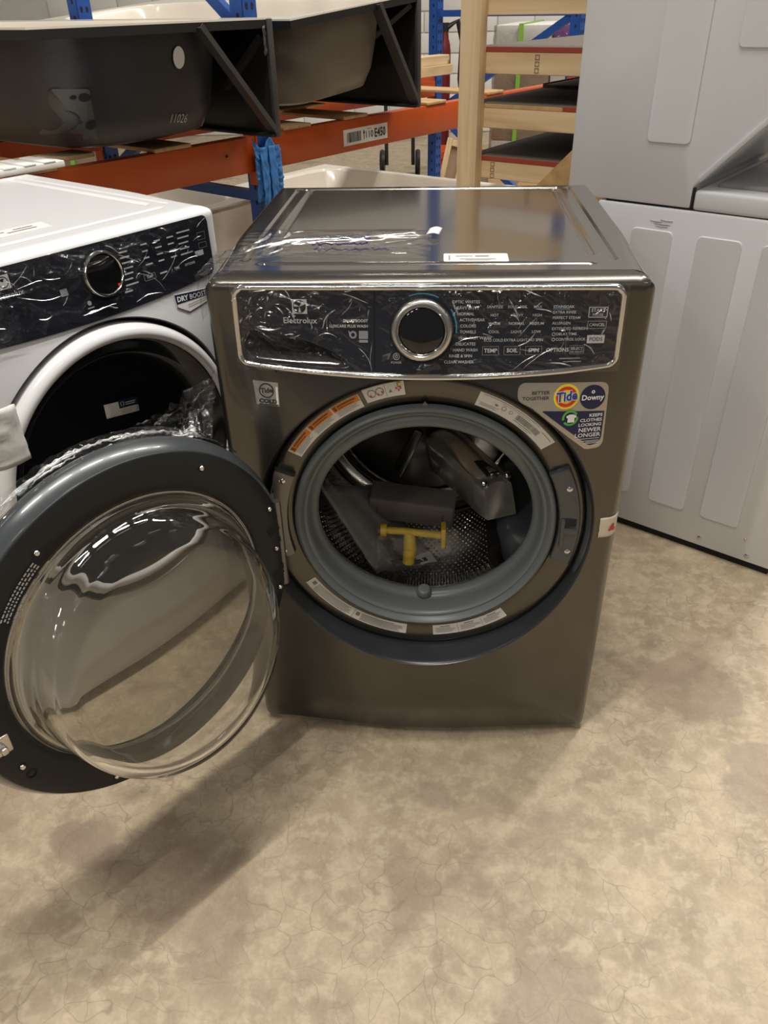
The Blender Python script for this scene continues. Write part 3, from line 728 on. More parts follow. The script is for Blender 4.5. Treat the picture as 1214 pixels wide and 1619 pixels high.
for i, (s_, sz) in enumerate((('KEEPS', 0.0074), ('CLOTHES', 0.0074), ('LOOKING', 0.0074), ('NEWER', 0.0096), ('LONGER', 0.0096))):
    put_text(g, s_, 0.2838, (0.7492, 0.7412, 0.7334, 0.7244, 0.7152)[i], sz, s3, 'RIGHT', 0.00015, 1.12)
for i, (w_, z) in enumerate(((0.040, 0.7085), (0.028, 0.7045), (0.022, 0.7022), (0.026, 0.6999), (0.012, 0.6960))): put_rect(g, 0.2830-w_, 0.2830, z, z+0.0008, s3, 2)
g.build('white_lettering', white_ink, badge, smooth=False)
g = G(); put_poly(g, [(0.2275, 0.7400), (0.2385, 0.7400), (0.2385, 0.7485), (0.2410, 0.7478), (0.2415, 0.7510), (0.2360, 0.7535), (0.2300, 0.7535), (0.2250, 0.7510), (0.2255, 0.7478), (0.2275, 0.7485)], S(0.0036)); g.build('shirt_icon', white_ink, badge, smooth=False)
g = G(); put_disc(g, 0.2315, 0.7470, 0.0130, s3, 26, 0.0095, 0.5, 3.4); put_disc(g, 0.2315, 0.7470, 0.0130, s3, 26, 0.0095, 3.8, 6.4); g.build('green_arrows', green_ink, badge, smooth=False)
td = sticker('cold_wash_sticker', [(-0.2775, 0.8025), (-0.2355, 0.8005), (-0.2355, 0.7610), (-0.2745, 0.7620)], satin, washer)
g = G(); put_disc(g, -0.2560, 0.7865, 0.0125, s2, 32, 0.0105); put_text(g, 'Tide', -0.2560, 0.7865, 0.0110, s2, 'CENTER', 0.0003, 1.0, 0.1); put_text(g, 'COLD', -0.2545, 0.7685, 0.0092, s2, 'CENTER', 0.0004, 1.2)
put_rect(g, -0.2700, -0.2390, 0.7622, 0.7638, s2, 2); g.build('dark_lettering', ink, td, smooth=False)
g = G(); put_rect(g, -0.2400, -0.2368, 0.7650, 0.7940, s2); g.build('torn_white_strip', white_ink, td, smooth=False)
# curved labels on the bezel ring
def arc_label(name, r0, r1, a0, a1, material, parent, y=None, lift=0.0012, n=24):
    g = G(); L = []
    def yy(r): return (0.001+0.005*(0.276-r)/0.036)
    for k in range(n+1):
        a = math.radians(a0+(a1-a0)*k/n)
        L.append([(HC[0]+r*math.cos(a), yy(r)-lf_, HC[1]+r*math.sin(a)) for r, lf_ in ((r0, 0.0), (r0, lift), (0.5*(r0+r1), lift), (r1, lift), (r1, 0.0))])
    g.loops(L, closed=False); return g.build(name, material, parent, ang=60)
def arc_map(lift):
    return lambda ad, r: (HC[0]+r*math.cos(math.radians(ad)), 0.001+0.005*(0.276-r)/0.036-lift, HC[1]+r*math.sin(math.radians(ad)))
def arc_rect(g, a0, a1, r0, r1, m, n=8): put_rect(g, a0, a1, r0, r1, m, n)
m1 = arc_map(0.0017)
wl = arc_label('warning_label', 0.250, 0.276, 148, 113.5, paper, washer); wl['label'] = 'orange and white curved warning label'
g = G(); gk2 = G(); gl = G()
for k in range(3):
    a0 = 147.4-k*11.4; a1 = a0-10.8
    arc_rect(g, a0, a1, 0.2635, 0.2752, m1)
    for j, w_ in enumerate((0.92, 0.86, 0.95, 0.7)): arc_rect(gl, a0-0.6, a0-0.6-9.6*w_, 0.2612-0.0026*j, 0.2620-0.0026*j, m1)
    arc_rect(gk2, a0-0.5, a0-1.6, 0.2655, 0.2735, arc_map(0.0022)); arc_rect(gk2, a0-2.2, a0-9.5, 0.2700, 0.2725, arc_map(0.0022)); arc_rect(gk2, a0-2.2, a0-8.5, 0.2660, 0.2675, arc_map(0.0022))
g.build('orange_print', orange_ink, wl, smooth=False); gl.build('fine_print', grey_ink, wl, smooth=False); gk2.build('warning_print', mat('brown_ink', (0.20, 0.06, 0.01), 0.6), wl, smooth=False)
pl = arc_label('pictogram_label', 0.2535, 0.2795, 111.8, 97.2, paper, washer); pl['label'] = 'white pictogram label with gasket drawings'
g = G(); gr = G(); gy = G(); g3 = G()
for ac in (109.0, 106.0):
    P = [(ac+1.5*math.cos(t*PI/12), 0.2675+0.0075*math.sin(t*PI/12)) for t in range(25)]
    for i in range(24):
        (aa, ra), (ab, rb) = P[i], P[i+1]; k = 0.82
        g.add([m1(aa, ra), m1(ab, rb), m1(ac+(ab-ac)*k, 0.2675+(rb-0.2675)*k), m1(ac+(aa-ac)*k, 0.2675+(ra-0.2675)*k)], [(0, 1, 2, 3)])
arc_rect(g, 104.0, 103.9, 0.2545, 0.2785, m1, 1); g.add([m1(103, 0.262), m1(101.6, 0.262), m1(102.3, 0.268)], [(0, 1, 2)])
arc_rect(g, 99.6, 98.3, 0.2690, 0.2785, m1, 2); arc_rect(gy, 99.2, 98.2, 0.2720, 0.2775, arc_map(0.0022), 2)
for a_, r_ in ((109.8, 0.262), (107.0, 0.261), (105.5, 0.264), (100.3, 0.266), (98.9, 0.2655), (99.6, 0.262)): arc_rect(gr if a_ > 103 else g3, a_, a_-0.5, r_, r_+0.004, arc_map(0.0022), 1)
g.build('drawing_print', grey_ink, pl, smooth=False); gr.build('red_print', red_ink, pl, smooth=False); gy.build('yellow_print', yellow_ink, pl, smooth=False); g3.build('red_print', red_ink, pl, smooth=False)
rl = arc_label('rating_label', 0.2475, 0.2745, 71.0, 38.0, paper, washer); rl['label'] = 'white rating plate label with barcode'
g = G()
rq = random.Random(3)
for j in range(3): arc_rect(g, 69.5, 69.5-(7.5, 6, 7)[j], 0.2560-0.0022*j, 0.2566-0.0022*j, m1, 4)
arc_rect(g, 69.5, 46, 0.2715, 0.2722, m1, 12); arc_rect(g, 62, 50, 0.2685, 0.2690, m1, 8); arc_rect(g, 44, 39, 0.2680, 0.2690, m1, 3)
a = 55.0
while a > 44.5:
    w_ = rq.choice((0.10, 0.18, 0.28)); arc_rect(g, a, a-w_, 0.2560, 0.2660, m1, 1); a -= w_+rq.choice((0.12, 0.2))
arc_rect(g, 55, 46, 0.2530, 0.2540, m1, 6); arc_rect(g, 52, 47, 0.2500, 0.2506, m1, 4)
for a_, r_ in ((60.6, 0.0042), (57.6, 0.0034)):
    c_ = math.radians(a_); P0 = (HC[0]+0.262*math.cos(c_), HC[1]+0.262*math.sin(c_)); put_disc(g, P0[0], P0[1], r_, lambda x, z: (x, 0.0028-0.0017, z), 20, r_*0.78)
arc_rect(g, 64.2, 63.0, 0.2600, 0.2635, m1, 2)
g.build('fine_print', grey_ink, rl, smooth=False)
ll = arc_label('notice_label', 0.2440, 0.2650, -148, -97.5, paper, washer); ll['label'] = 'long white bilingual notice label at lower left of opening'
g = G()
for a0, a1 in ((-146.5, -123.5), (-121.5, -98.5)):
    arc_rect(g, a0, a0+1.8, 0.2480, 0.2560, m1, 2)
    for j in range(6): arc_rect(g, a0+2.6, a0+(a1-a0)*rq.uniform(0.75, 0.98), 0.2470+0.0028*j, 0.2482+0.0028*j, m1, 10)
arc_rect(g, -122.6, -122.4, 0.2450, 0.2640, m1, 1); g.build('fine_print', grey_ink, ll, smooth=False)
lr_ = arc_label('notice_label', 0.2440, 0.2650, -85.7, -52.5, paper, washer); lr_['label'] = 'white three-column notice label at lower right of opening'
g = G()
for k in range(3):
    a0 = -84.8+11.0*k
    arc_rect(g, a0+2.5, a0+7.0, 0.2466, 0.2484, m1, 4)
    for j in range(4): arc_rect(g, a0+0.4, a0+rq.uniform(6.5, 9.6), 0.2505+0.0030*j, 0.2515+0.0030*j, m1, 6)
    if k: arc_rect(g, a0-0.75, a0-0.6, 0.2455, 0.2640, m1, 1)
g.build('fine_print', grey_ink, lr_, smooth=False)
# latch plate
L = []
for k in range(21):
    ad = 27-43.5*k/20; a = math.radians(ad)
    row = []
    for r, y in ((0.238, 0.006), (0.238, -0.003), (0.241, -0.006), (0.271, -0.009), (0.275, -0.006), (0.275, 0.006)): row.append((HC[0]+r*math.cos(a), y, HC[1]+r*math.sin(a)))
    L.append(row)
lp = G().loops(L, closed=False, cap0=True, cap1=True).build('latch_plate', door_grey, washer, bevel=0.002)
def on_ring(ad, r, y): a = math.radians(ad); return Vector((HC[0]+r*math.cos(a), y, HC[1]+r*math.sin(a)))
for ad in (18.5, -10.5):
    p = on_ring(ad, 0.262, -0.008); G().lathe([(0.0052, 0.002), (0.0052, -0.002), (0.003, -0.0036), (0.0003, -0.004)], 18, Matrix.Translation(p)).build('screw', chrome, lp)
p = on_ring(3, 0.258, -0.0085)
G().box(-0.010, 0.010, -0.001, 0.0005, -0.008, 0.008, Matrix.Translation(p)).build('latch_slot', shadow_gap, lp, bevel=0.0005)
G().box(-0.012, 0.012, -0.004, 0.001, -0.009, 0.003, Matrix.Translation(p+Vector((0, 0.001, -0.014)))).build('latch_tongue', door_grey, lp, bevel=0.003)
G().box(-0.004, 0.004, -0.006, 0.001, -0.034, 0.026, Matrix.Translation(on_ring(-1, 0.2445, -0.005))).build('latch_cover', door_grey, lp, bevel=0.004)
L = []
for k in range(17):
    a = math.radians(19-38*k/16); e = 1-abs(k/16-0.5)*2; w_ = 0.004+0.006*min(1, e*2.5)
    r = 0.2905; row = []
    for dr_, y in ((-w_*0.4, 0.010), (-w_*0.4, -0.002), (w_*0.25, -0.010), (w_*0.45, -0.008)): row.append((HC[0]+(r+dr_)*math.cos(a), y, HC[1]+(r+dr_)*math.sin(a)))
    L.append(row)
G().loops(L, closed=False, cap0=True, cap1=True).build('finger_grip', door_grey, washer)
# hinge
hg = G()
L = []
for k in range(19):
    ad = 156+39*k/18; a = math.radians(ad); e = 0.5+0.5*math.cos(2*PI*(k/18)); w0 = 0.246; w1 = 0.262+0.020*e
    L.append([(HC[0]+r*math.cos(a), y, HC[1]+r*math.sin(a)) for r, y in ((w0, 0.004), (w0, -0.010), (w0+0.004, -0.013), (w1, -0.016), (w1+0.003, 0.0))])
hinge = hg.loops(L, closed=False, cap0=True, cap1=True).build('hinge_bracket', satin if False else mat('grey_hinge_metal', (0.19, 0.185, 0.175), 0.34, 0.8, 0.06), washer)
for ad, r in ((159, 0.264), (192, 0.262)):
    G().lathe([(0.0055, 0.004), (0.0055, -0.001), (0.003, -0.003), (0.0003, -0.0034)], 16, Matrix.Translation(on_ring(ad, r, -0.015))).build('screw', chrome, hinge)
HX, HY = -0.251, -0.059
for z0, z1 in ((0.545, 0.590), (0.440, 0.475)):
    g = G(); L = []
    for k in range(13):
        t = k/12; x = -0.258+0.0*t+(HX+0.258)*t-0.018*math.sin(PI*t); y = -0.006+(HY+0.006)*t-0.0*t
        L.append([(x, y, z0), (x, y, z1)])
    g.loops(L, closed=False).build('hinge_strap', MATS['grey_hinge_metal'], hinge, solid=0.004)
G().cyl((HX, HY+0.004, 0.425), (HX, HY+0.004, 0.600), 0.007, n=14).build('hinge_pin', MATS['grey_hinge_metal'], hinge)
# red and white tape scrap on the right edge
tp = G().grid(10, 8, lambda u, v: ((lambda x, z: (x, yf(x, z)-0.0012-0.0012*noise.noise(Vector((x*120, z*120, 0))), z))(0.3075+0.0345*u+0.002*noise.noise(Vector((0, v*6, 1))), 0.5060+0.041*v))).build('tape_scrap', mat('cream_tape', (0.66, 0.58, 0.47), 0.45, 0, 0.08, 60), washer, solid=0.0006)
tp['label'] = 'torn cream tape scrap with red print'
g = G()
for x, z, r in ((0.331, 0.523, 0.0050), (0.335, 0.519, 0.0035), (0.327, 0.520, 0.0026), (0.333, 0.529, 0.0025)): put_disc(g, x, z, r, lambda X, Z: (X, yf(X, Z)-0.0030, Z), 7)
g.build('red_print', red_ink, tp, smooth=False)

# ---- labels and wraps on the top
def tm(off): return lambda x, y: (x, y, ZT+off)
lab = G().prism(rpoly([(0.026, 0.078), (0.128, 0.078), (0.128, 0.124), (0.026, 0.124)], 0.004), 0, 0.0006, Matrix(((1, 0, 0, 0), (0, 0, 1, 0), (0, 1, 0, ZT+0.0002), (0, 0, 0, 1)))).build('price_label', paper, washer)
g = G()
put_rect(g, 0.076, 0.098, 0.105, 0.111, tm(0.0012)); put_rect(g, 0.045, 0.072, 0.106, 0.109, tm(0.0012)); put_rect(g, 0.052, 0.108, 0.090, 0.0925, tm(0.0012)); put_rect(g, 0.060, 0.100, 0.084, 0.086, tm(0.0012)); put_rect(g, 0.034, 0.036, 0.084, 0.112, tm(0.0012))
g.build('print', grey_ink, lab, smooth=False)
g = G(); rq = random.Random(5)
for line in range(3):
    pts = []; x = -0.22+0.015*line; y0 = 0.225-0.035*line
    for k in range(46):
        x += rq.uniform(-0.0005, 0.0055); pts.append((x, y0+0.009*math.sin(k*1.25+rq.uniform(-.6, .6))*rq.uniform(0.3, 1.1), ZT+0.0008))
    g.tube(pts, 0.0009, 4)
g.build('marker_writing', purple_ink, washer)['label'] = 'purple handwritten marker scribble'
def film_top(u, v):
    x = -0.325+0.33*u; y = 0.095+0.19*v
    h = abs(noise.noise(Vector((x*9+y*4, y*34, 0.3))))+0.5*abs(noise.noise(Vector((x*20, y*60, 2.3))))
    edge = min(1, min(u, 1-u)*9)*min(1, min(v, 1-v)*7)
    ridge = math.exp(-((y-(0.17+0.25*(x+0.2)))/0.012)**2)*0.012+math.exp(-((y-(0.19+0.30*(x+0.2)))/0.007)**2)*0.008
    return (x, y, ZT+0.0016+(0.007*h*0.6+ridge)*edge)
ftp = G().grid(70, 70, film_top).build('protective_film', film, washer, ang=80)
FTOP = ftp
fs = G().grid(6, 6, lambda u, v: (-0.0045+0.022*u+0.006*v, 0.222+0.036*v, ZT+0.0065+0.003*math.sin(u*3)+0.002*v)).build('film_tape', paper, washer, solid=0.0006)
# wrap drooping over the upper-left corner and side
def film_corner(u, v):
    # u runs front -> back over the corner, v from the top down the left side
    y = 0.012+0.13*u; s_ = v*0.14
    if s_ < 0.07: x = -0.285-s_; z = ZT+0.003
    else: x = -0.349; z = ZT-(s_-0.07)
    q = Vector((x*30, y*26, z*26))
    n_ = 0.006*noise.noise(q)+0.004*noise.noise(q*2.3)
    if s_ > 0.05 and s_ < 0.09: x += 0.004*0; z -= 0.003
    return (x-abs(n_)*0.8, y-0.01*(1-u)+n_*0.4, z+abs(n_)*0.7)
G().grid(34, 36, film_corner).build('corner_film', film, washer, ang=80)
def film_panel(x0, x1, z0, z1, seed, dx=0.0, amp=1.0):
    def fn(u, v):
        x = x0+(x1-x0)*u; z = z0+(z1-z0)*v
        q = Vector((x*19+seed, z*30+x*10, seed))
        n1 = noise.noise(q); n2 = noise.noise(q*2.7+Vector((3, 1, 2)))
        r1 = (1-min(1, abs(n1)*5.5))**2; r2 = (1-min(1, abs(n2)*6))**2
        k_ = 0.35+0.65*ss(-0.1, 0.35, noise.noise(Vector((x*7, z*9, seed+5)))); h = (0.0085*r1+0.0050*r2)*k_+0.0010*(n1+1)
        e = min(1, min(u, 1-u)*14)*min(1, min(v, 1-v)*9)
        return (x, yf(x, z, False)-0.0065-amp*h*e, z)
    return fn
def crease_mat():
    m = bpy.data.materials.new('creased_film_glints'); m.use_nodes = True; t = m.node_tree; t.nodes.remove(t.nodes['Principled BSDF'])
    tr_ = nd(t, 'ShaderNodeBsdfTransparent'); df = nd(t, 'ShaderNodeBsdfDiffuse'); gl = nd(t, 'ShaderNodeBsdfGlossy'); gl.inputs['Roughness'].default_value = 0.22
    tc = nd(t, 'ShaderNodeTexCoord'); nz = nd(t, 'ShaderNodeTexNoise'); nz.inputs['Scale'].default_value = 70; t.links.new(tc.outputs['Object'], nz.inputs['Vector'])
    mr = nd(t, 'ShaderNodeMapRange'); mr.inputs['From Min'].default_value = 0.35; mr.inputs['From Max'].default_value = 0.65; mr.inputs['To Min'].default_value = 0.15; mr.inputs['To Max'].default_value = 0.85
    t.links.new(nz.outputs['Fac'], mr.inputs['Value'])
    m1_ = nd(t, 'ShaderNodeMixShader'); m1_.inputs[0].default_value = 0.6; t.links.new(df.outputs[0], m1_.inputs[1]); t.links.new(gl.outputs[0], m1_.inputs[2])
    m2_ = nd(t, 'ShaderNodeMixShader'); t.links.new(mr.outputs[0], m2_.inputs[0]); t.links.new(tr_.outputs[0], m2_.inputs[1]); t.links.new(m1_.outputs[0], m2_.inputs[2])
    t.links.new(m2_.outputs[0], t.nodes['Material Output'].inputs['Surface']); MATS['creased_film_glints'] = m
    return m
crease_m = crease_mat()  # whitened folds; the pale colour also paints highlights on the film
def creases(parent, fn, x0, x1, z0, z1, n, seed, l0, l1, wd, avoid=None, slant=0.0, spread=1.3):
    """whitened fold lines in the film, their pale colour also drawing its highlights; fn(x, z, lift) gives a point on it"""
    r_ = random.Random(seed); g = G()
    for k in range(n):
        x, z = r_.uniform(x0, x1), r_.uniform(z0, z1); a = slant+r_.uniform(-spread, spread); ln = r_.uniform(l0, l1)*r_.choice((0.4, 0.7, 1.0)); w_ = wd*r_.uniform(0.4, 1.3)
        cur = r_.uniform(-1.2, 1.2); m = 9; P = []
        for i in range(m):
            P.append((x, z, a)); x += math.cos(a)*ln/m; z += math.sin(a)*ln/m; a += cur/m+r_.uniform(-0.12, 0.12)
        if any(not (x0 <= p[0] <= x1 and z0 <= p[1] <= z1) or (avoid and avoid(p[0], p[1])) for p in P): continue
        L = []
        for i, (px, pz, pa) in enumerate(P):
            ww = w_*math.sin(PI*(i+0.35)/(m-0.3)); nx_, nz_ = -math.sin(pa)*ww, math.cos(pa)*ww
            L.append([fn(px-nx_, pz-nz_, 0.0), fn(px, pz, ww*0.9), fn(px+nx_, pz+nz_, 0.0)])
        g.loops(L, closed=False)
    o = g.build('film_crease_glints', crease_m, parent, ang=60); o['kind'] = 'stuff'
    return o
fpan = lambda x, z, l: (x, yf(x, z, False)-0.0095-l, z)
creases(FTOP, lambda x, y, l: (x, y, ZT+0.009+l), -0.25, 0.0, 0.165, 0.235, 46, 31, 0.05, 0.20, 0.0022, lambda x, y: abs(y-(0.185+0.22*(x+0.2))) > 0.022, 0.22, 0.10)
creases(FTOP, lambda x, y, l: (x, y, ZT+0.007+l), -0.30, -0.21, 0.10, 0.26, 16, 33, 0.03, 0.09, 0.0040, None, 1.0, 0.4)
fcp = G().grid(170, 64, film_panel(-0.0765, 0.300, 0.822, 0.957, 4.0)).cut(lambda x, y, z: math.hypot(x-KC[0], z-KC[1]) < 0.0500).build('control_panel_film', film, washer, ang=80)
creases(fcp, fpan, -0.076, 0.295, 0.825, 0.955, 46, 3, 0.015, 0.07, 0.0011, lambda x, z: math.hypot(x-KC[0], z-KC[1]) < 0.049, 0.9)
creases(fcp, fpan, -0.076, 0.295, 0.944, 0.958, 16, 5, 0.01, 0.05, 0.0014, None, 0.0, 0.3)
fdr = G().grid(110, 64, film_panel(-0.298, -0.0785, 0.822, 0.957, 9.0)).build('drawer_film', film, washer, ang=80)
creases(fdr, fpan, -0.297, -0.080, 0.825, 0.955, 50, 11, 0.008, 0.05, 0.0011, lambda x, z: dent(x, z) > 0.002, 0.8)
creases(fdr, fpan, -0.297, -0.080, 0.944, 0.958, 8, 6, 0.01, 0.04, 0.0013, None, 0.0, 0.3)
creases(fdr, fpan, -0.297, -0.22, 0.88, 0.955, 26, 15, 0.006, 0.03, 0.0014, None, 0.9)

# ---- the open door
DA = math.radians(232.5)
door = G().lathe([(0.262, -0.016), (0.262, -0.052), (0.266, -0.055), (0.284, -0.049), (0.2965, -0.036), (0.2985, -0.026), (0.2965, -0.019), (0.286, -0.003), (0.2835, -0.001)], 160).build('door', door_grey, washer, loc=(-0.418, -0.277, 0.507), rz=DA, ang=50)
G().lathe([(0.2845, -0.004), (0.2838, 0.0002), (0.2815, 0.0016), (0.262, 0.0022), (0.243, 0.0014), (0.236, -0.0015), (0.226, -0.0022), (0.2215, -0.006), (0.2205, -0.016), (0.262, -0.017)], 160).build('inner_ring', door_ring_m, door, ang=50)
def smooth_prof(P, m=6):
    out = []
    for i in range(len(P)-1):
        p0 = P[max(0, i-1)]; p1 = P[i]; p2 = P[i+1]; p3 = P[min(len(P)-1, i+2)]
        for k in range(m):
            t = k/m
            out.append(tuple(0.5*(2*b_+(c_-a_)*t+(2*a_-5*b_+4*c_-d_)*t*t+(3*b_-a_-3*c_+d_)*t**3) for a_, b_, c_, d_ in zip(p0, p1, p2, p3)))
    return out+[P[-1]]
outer_ = smooth_prof([(0.2205, -0.002), (0.2165, 0.004), (0.2085, 0.010), (0.2035, 0.022), (0.200, 0.06), (0.195, 0.10), (0.189, 0.119), (0.178, 0.1315), (0.160, 0.1365), (0.12, 0.1385), (0.08, 0.1393), (0.04, 0.1398), (0.0004, 0.140)])
inner_ = smooth_prof([(0.0004, 0.133), (0.04, 0.1328), (0.08, 0.1322), (0.12, 0.1312), (0.155, 0.1290), (0.171, 0.1245), (0.1825, 0.113), (0.189, 0.096), (0.195, 0.06), (0.1985, 0.023), (0.2040, 0.008), (0.2120, 0.0), (0.2150, -0.006)])
g = G(); prof_ = outer_[:-1][::-1]+[(0.2205, -0.005), (0.2190, -0.0065)]+inner_[1:][::-1]
g.lathe(prof_, 200); m_ = len(prof_)
g.F += [tuple(range(200)), tuple(range((m_-1)*200, m_*200))]
g.V = [(x, y*(0.66-0.36*z/0.2) if y > 0 else y, z-0.010*max(0, y)/0.12) for x, y, z in g.V]
bowl = g.build('glass_bowl', glass, door, ang=179)
G().lathe([(0.2625, -0.046), (0.12, -0.049), (0.0004, -0.050)], 96).build('window_pane', tinted, door)
def dpos(ad, r, y=0.0022): a = math.radians(ad); return Vector((r*math.cos(a), y, r*math.sin(a)))
for ad, r in ((122, .261), (59, .250), (-64, .266), (-23, .259), (161, .272), (179, .262), (-163, .272)):
    G().lathe([(0.0066, -0.0002), (0.0064, 0.0006), (0.0055, 0.0006)], 18, Matrix.Translation(dpos(ad, r))).build('screw_well', shadow_gap, door)
    G().lathe([(0.0046, -0.0004), (0.0044, 0.002), (0.003, 0.0038), (0.0003, 0.0044)], 16, Matrix.Translation(dpos(ad, r))).build('screw', chrome, door)
G().lathe([(0.0085, -0.001), (0.0082, 0.0012), (0.0055, 0.0014), (0.005, -0.006), (0.0003, -0.006)], 20, Matrix.Translation(dpos(-28.5, .262))).build('hinge_plug_hole', shadow_gap, door)
st = G().box(-0.014, 0.014, -0.001, 0.003, -0.016, 0.016, Matrix.Translation(dpos(-10, .258)))
st = st.build('strike_plate', satin, door, bevel=0.002)
G().box(-0.005, 0.005, 0.0, 0.016, -0.006, 0.006, Matrix.Translation(dpos(-10, .258))).build('strike_hook', satin, door, bevel=0.003)
for ad, dz in ((170, .014), (-172, .007), (-169.5, .014), (176, .008)):
    r = .264 if dz > .01 else .276
    G().box(-0.012 if dz > .01 else -0.004, 0.012 if dz > .01 else 0.004, -0.002, 0.0008, -dz*0.7, dz*0.7, Matrix.Translation(dpos(ad, r)) @ Matrix.Rotation(0.35, 4, 'Y')).build('hinge_slot', shadow_gap, door)
g = G()
for j in range(4):
    r = 0.243-0.0048*j
    a0, a1 = (56, 36) if j != 3 else (47, 34)
    if j < 3:
        a = a0
        while a > a1:
            w_ = rq.uniform(0.5, 1.5); g.add([tuple(dpos(x, rr, 0.0030)) for x, rr in ((a, r), (a-w_, r), (a-w_, r+0.0022), (a, r+0.0022))], [(0, 1, 2, 3)]); a -= w_+0.5
V, F = text_geo('1-877-435-3287', 0.0062)
def rim_pt(tx, ty):
    ad = 41+math.degrees(tx/0.228); return tuple(dpos(ad, 0.2275-ty, 0.0030))
g.add([rim_pt(a, b) for a, b in V], F)
g.build('care_lettering', panel_ink, door, smooth=False)
# gloss blister on the upper ring
G().lathe([(0.0115, 0.0), (0.010, 0.0010), (0.006, 0.0016), (0.0003, 0.0018)], 24, Matrix.Translation(dpos(100, .272, 0.0)) @ Matrix.Diagonal((1.6, 1, 0.5, 1))).build('drip_button', door_grey, door)
# protective film bunched along the outer top edge of the door and pulled across to the cabinet
def film_rim(u, v):
    a = math.radians(30+110*u); q = Vector((u*40, v*5, 3)); n_ = noise.noise(q)
    r = 0.2985+0.004+0.006*v*abs(noise.noise(Vector((u*23, v*4, 1))))+0.003*n_
    return (r*math.cos(a), -0.018-0.042*v+0.006*n_, r*math.sin(a))
G().grid(110, 8, film_rim).build('rim_film', film_w, door, ang=85)
g = G(); rq = random.Random(12)
for k in range(16):
    a0 = rq.uniform(28, 118); a1 = a0+rq.uniform(8, 34); y0 = rq.uniform(-0.030, -0.046); P = []
    for i in range(16):
        a = math.radians(a0+(a1-a0)*i/15); r = 0.3035+rq.uniform(-0.0012, 0.0018); P.append((r*math.cos(a), y0+rq.uniform(-0.002, 0.002), r*math.sin(a)))
    g.tube(P, [0.0004+0.0016*math.sin(PI*i/15)*rq.uniform(0.6, 1.2) for i in range(16)], 6)
o = g.build('film_crease_glints', crease_m, door, ang=80); o['kind'] = 'stuff'  # pale strands painting the bright glint along the rim film
def film_web(u, v):
    # from the door rim (v=0) to the washer's left edge (v=1)
    A = Vector((-0.50, -0.20, 0.735))*(1-u)+Vector((-0.345, -0.060, 0.725))*u
    B = Vector((-0.47, -0.17, 0.755))*(1-u)+Vector((-0.338, -0.004, 0.815))*u
    p = A*(1-v)+B*v
    sag = math.sin(PI*u)*math.sin(PI*v)*0.02
    n_ = 0.010*noise.noise(Vector((u*9, v*7, 5)))+0.006*noise.noise(Vector((u*22, v*16, 2)))
    return (p.x-n_, p.y+n_+sag, p.z-sag+n_*0.7)
G().grid(50, 26, film_web).build('stretched_film', film_w, washer, ang=85)

# ------------------------------------------------------------------ things inside the drum
bg = G()
def sheet(u, v):
    A = Vector((-0.205, 0.115, 0.530)); B = Vector((-0.100, 0.115, 0.318)); Cc = Vector((0.030, 0.20, 0.285)); D = Vector((-0.115, 0.24, 0.450))
    p = (A*(1-u)+D*u)*(1-v)+(B*(1-u)+Cc*u)*v
    return p+Vector((0, 0, 1))*(0.010*noise.noise(Vector((u*4, v*4, 8))))
bg = G().grid(14, 14, lambda u, v: tuple(sheet(u, v)))
papers = bg.build('instruction_papers', bag_grey, solid=0.006); tag(papers, 'grey instruction papers in a clear bag leaning in the washer drum', 'papers')
G().grid(24, 24, lambda u, v: tuple(sheet(-0.04+1.08*u, -0.05+1.1*v)+Vector((0.004, -0.012-0.010*abs(noise.noise(Vector((u*9, v*9, 3)))), 0.012+0.012*noise.noise(Vector((u*11, v*9, 6))))))).build('clear_bag', film_w, papers, ang=85)
g = G()
def sheet_map(off): return lambda a, b: tuple(sheet(a, b)+Vector((0.002, -0.004-off, 0.004)))
put_rect(g, 0.72, 0.98, 0.86, 0.98, sheet_map(0.0), 4); g.build('white_corner', paper, papers, smooth=False)
g = G(); put_rect(g, 0.30, 0.86, 0.900, 0.945, sheet_map(0.001), 6); g.build('black_bar', ink, papers, smooth=False)
cb = G().box(-0.088, 0.088, -0.030, 0.030, -0.029, 0.029, None)
cbo = cb.build('card_tray', card_grey, bevel=0.006, seg=3, loc=(-0.028, 0.205, 0.432)); cbo.rotation_euler = (math.radians(12), math.radians(5), math.radians(-4))
tag(cbo, 'grey card box lying across papers inside the washer drum', 'box')
for x in (-0.070, 0.066): G().box(x-0.0006, x+0.0006, -0.0312, -0.0298, -0.008, 0.010).build('staple', ink, cbo)
yb = thing('shipping_bolt_holder', 'yellow plastic T-shaped shipping bolt holder in the washer drum', 'bolt holder', (-0.02, 0.140, 0.398))
G().tube([(-0.062, 0, 0.012), (-0.02, 0.0, 0.010), (0.03, 0, 0.004), (0.062, 0.0, 0.0)], 0.0075, 12).build('cross_bar', yellow_pl, yb)
G().tube([(-0.012, 0.0, 0.006), (-0.010, -0.008, -0.025), (-0.014, -0.012, -0.060)], [0.011, 0.014, 0.012], 14).build('stem', yellow_pl, yb)
G().box(0.052, 0.062, -0.016, 0.016, -0.020, 0.026).build('end_flange', yellow_pl, yb, bevel=0.003)
G().lathe([(0.013, -0.006), (0.013, 0.006)], 20, T((-0.064, 0, 0.012), PI/2)).build('end_cap', yellow_pl, yb)
G().grid(20, 20, lambda u, v: (-0.075+0.16*u, -0.024-0.010*math.sin(PI*u)*math.sin(PI*v)-0.006*noise.noise(Vector((u*7, v*7, 1))), -0.078+0.11*v)).build('clear_pouch', film_w, yb, ang=85)
bb = G().grid(12, 8, lambda u, v: (-0.13+0.115*u, 0.285-0.03*v, 0.415+0.030*v-0.012*u+0.004*noise.noise(Vector((u*6, v*5, 4))))).build('parts_bag', blue_bag, solid=0.004)
tag(bb, 'blue printed parts bag behind the grey card box in the drum', 'bag')

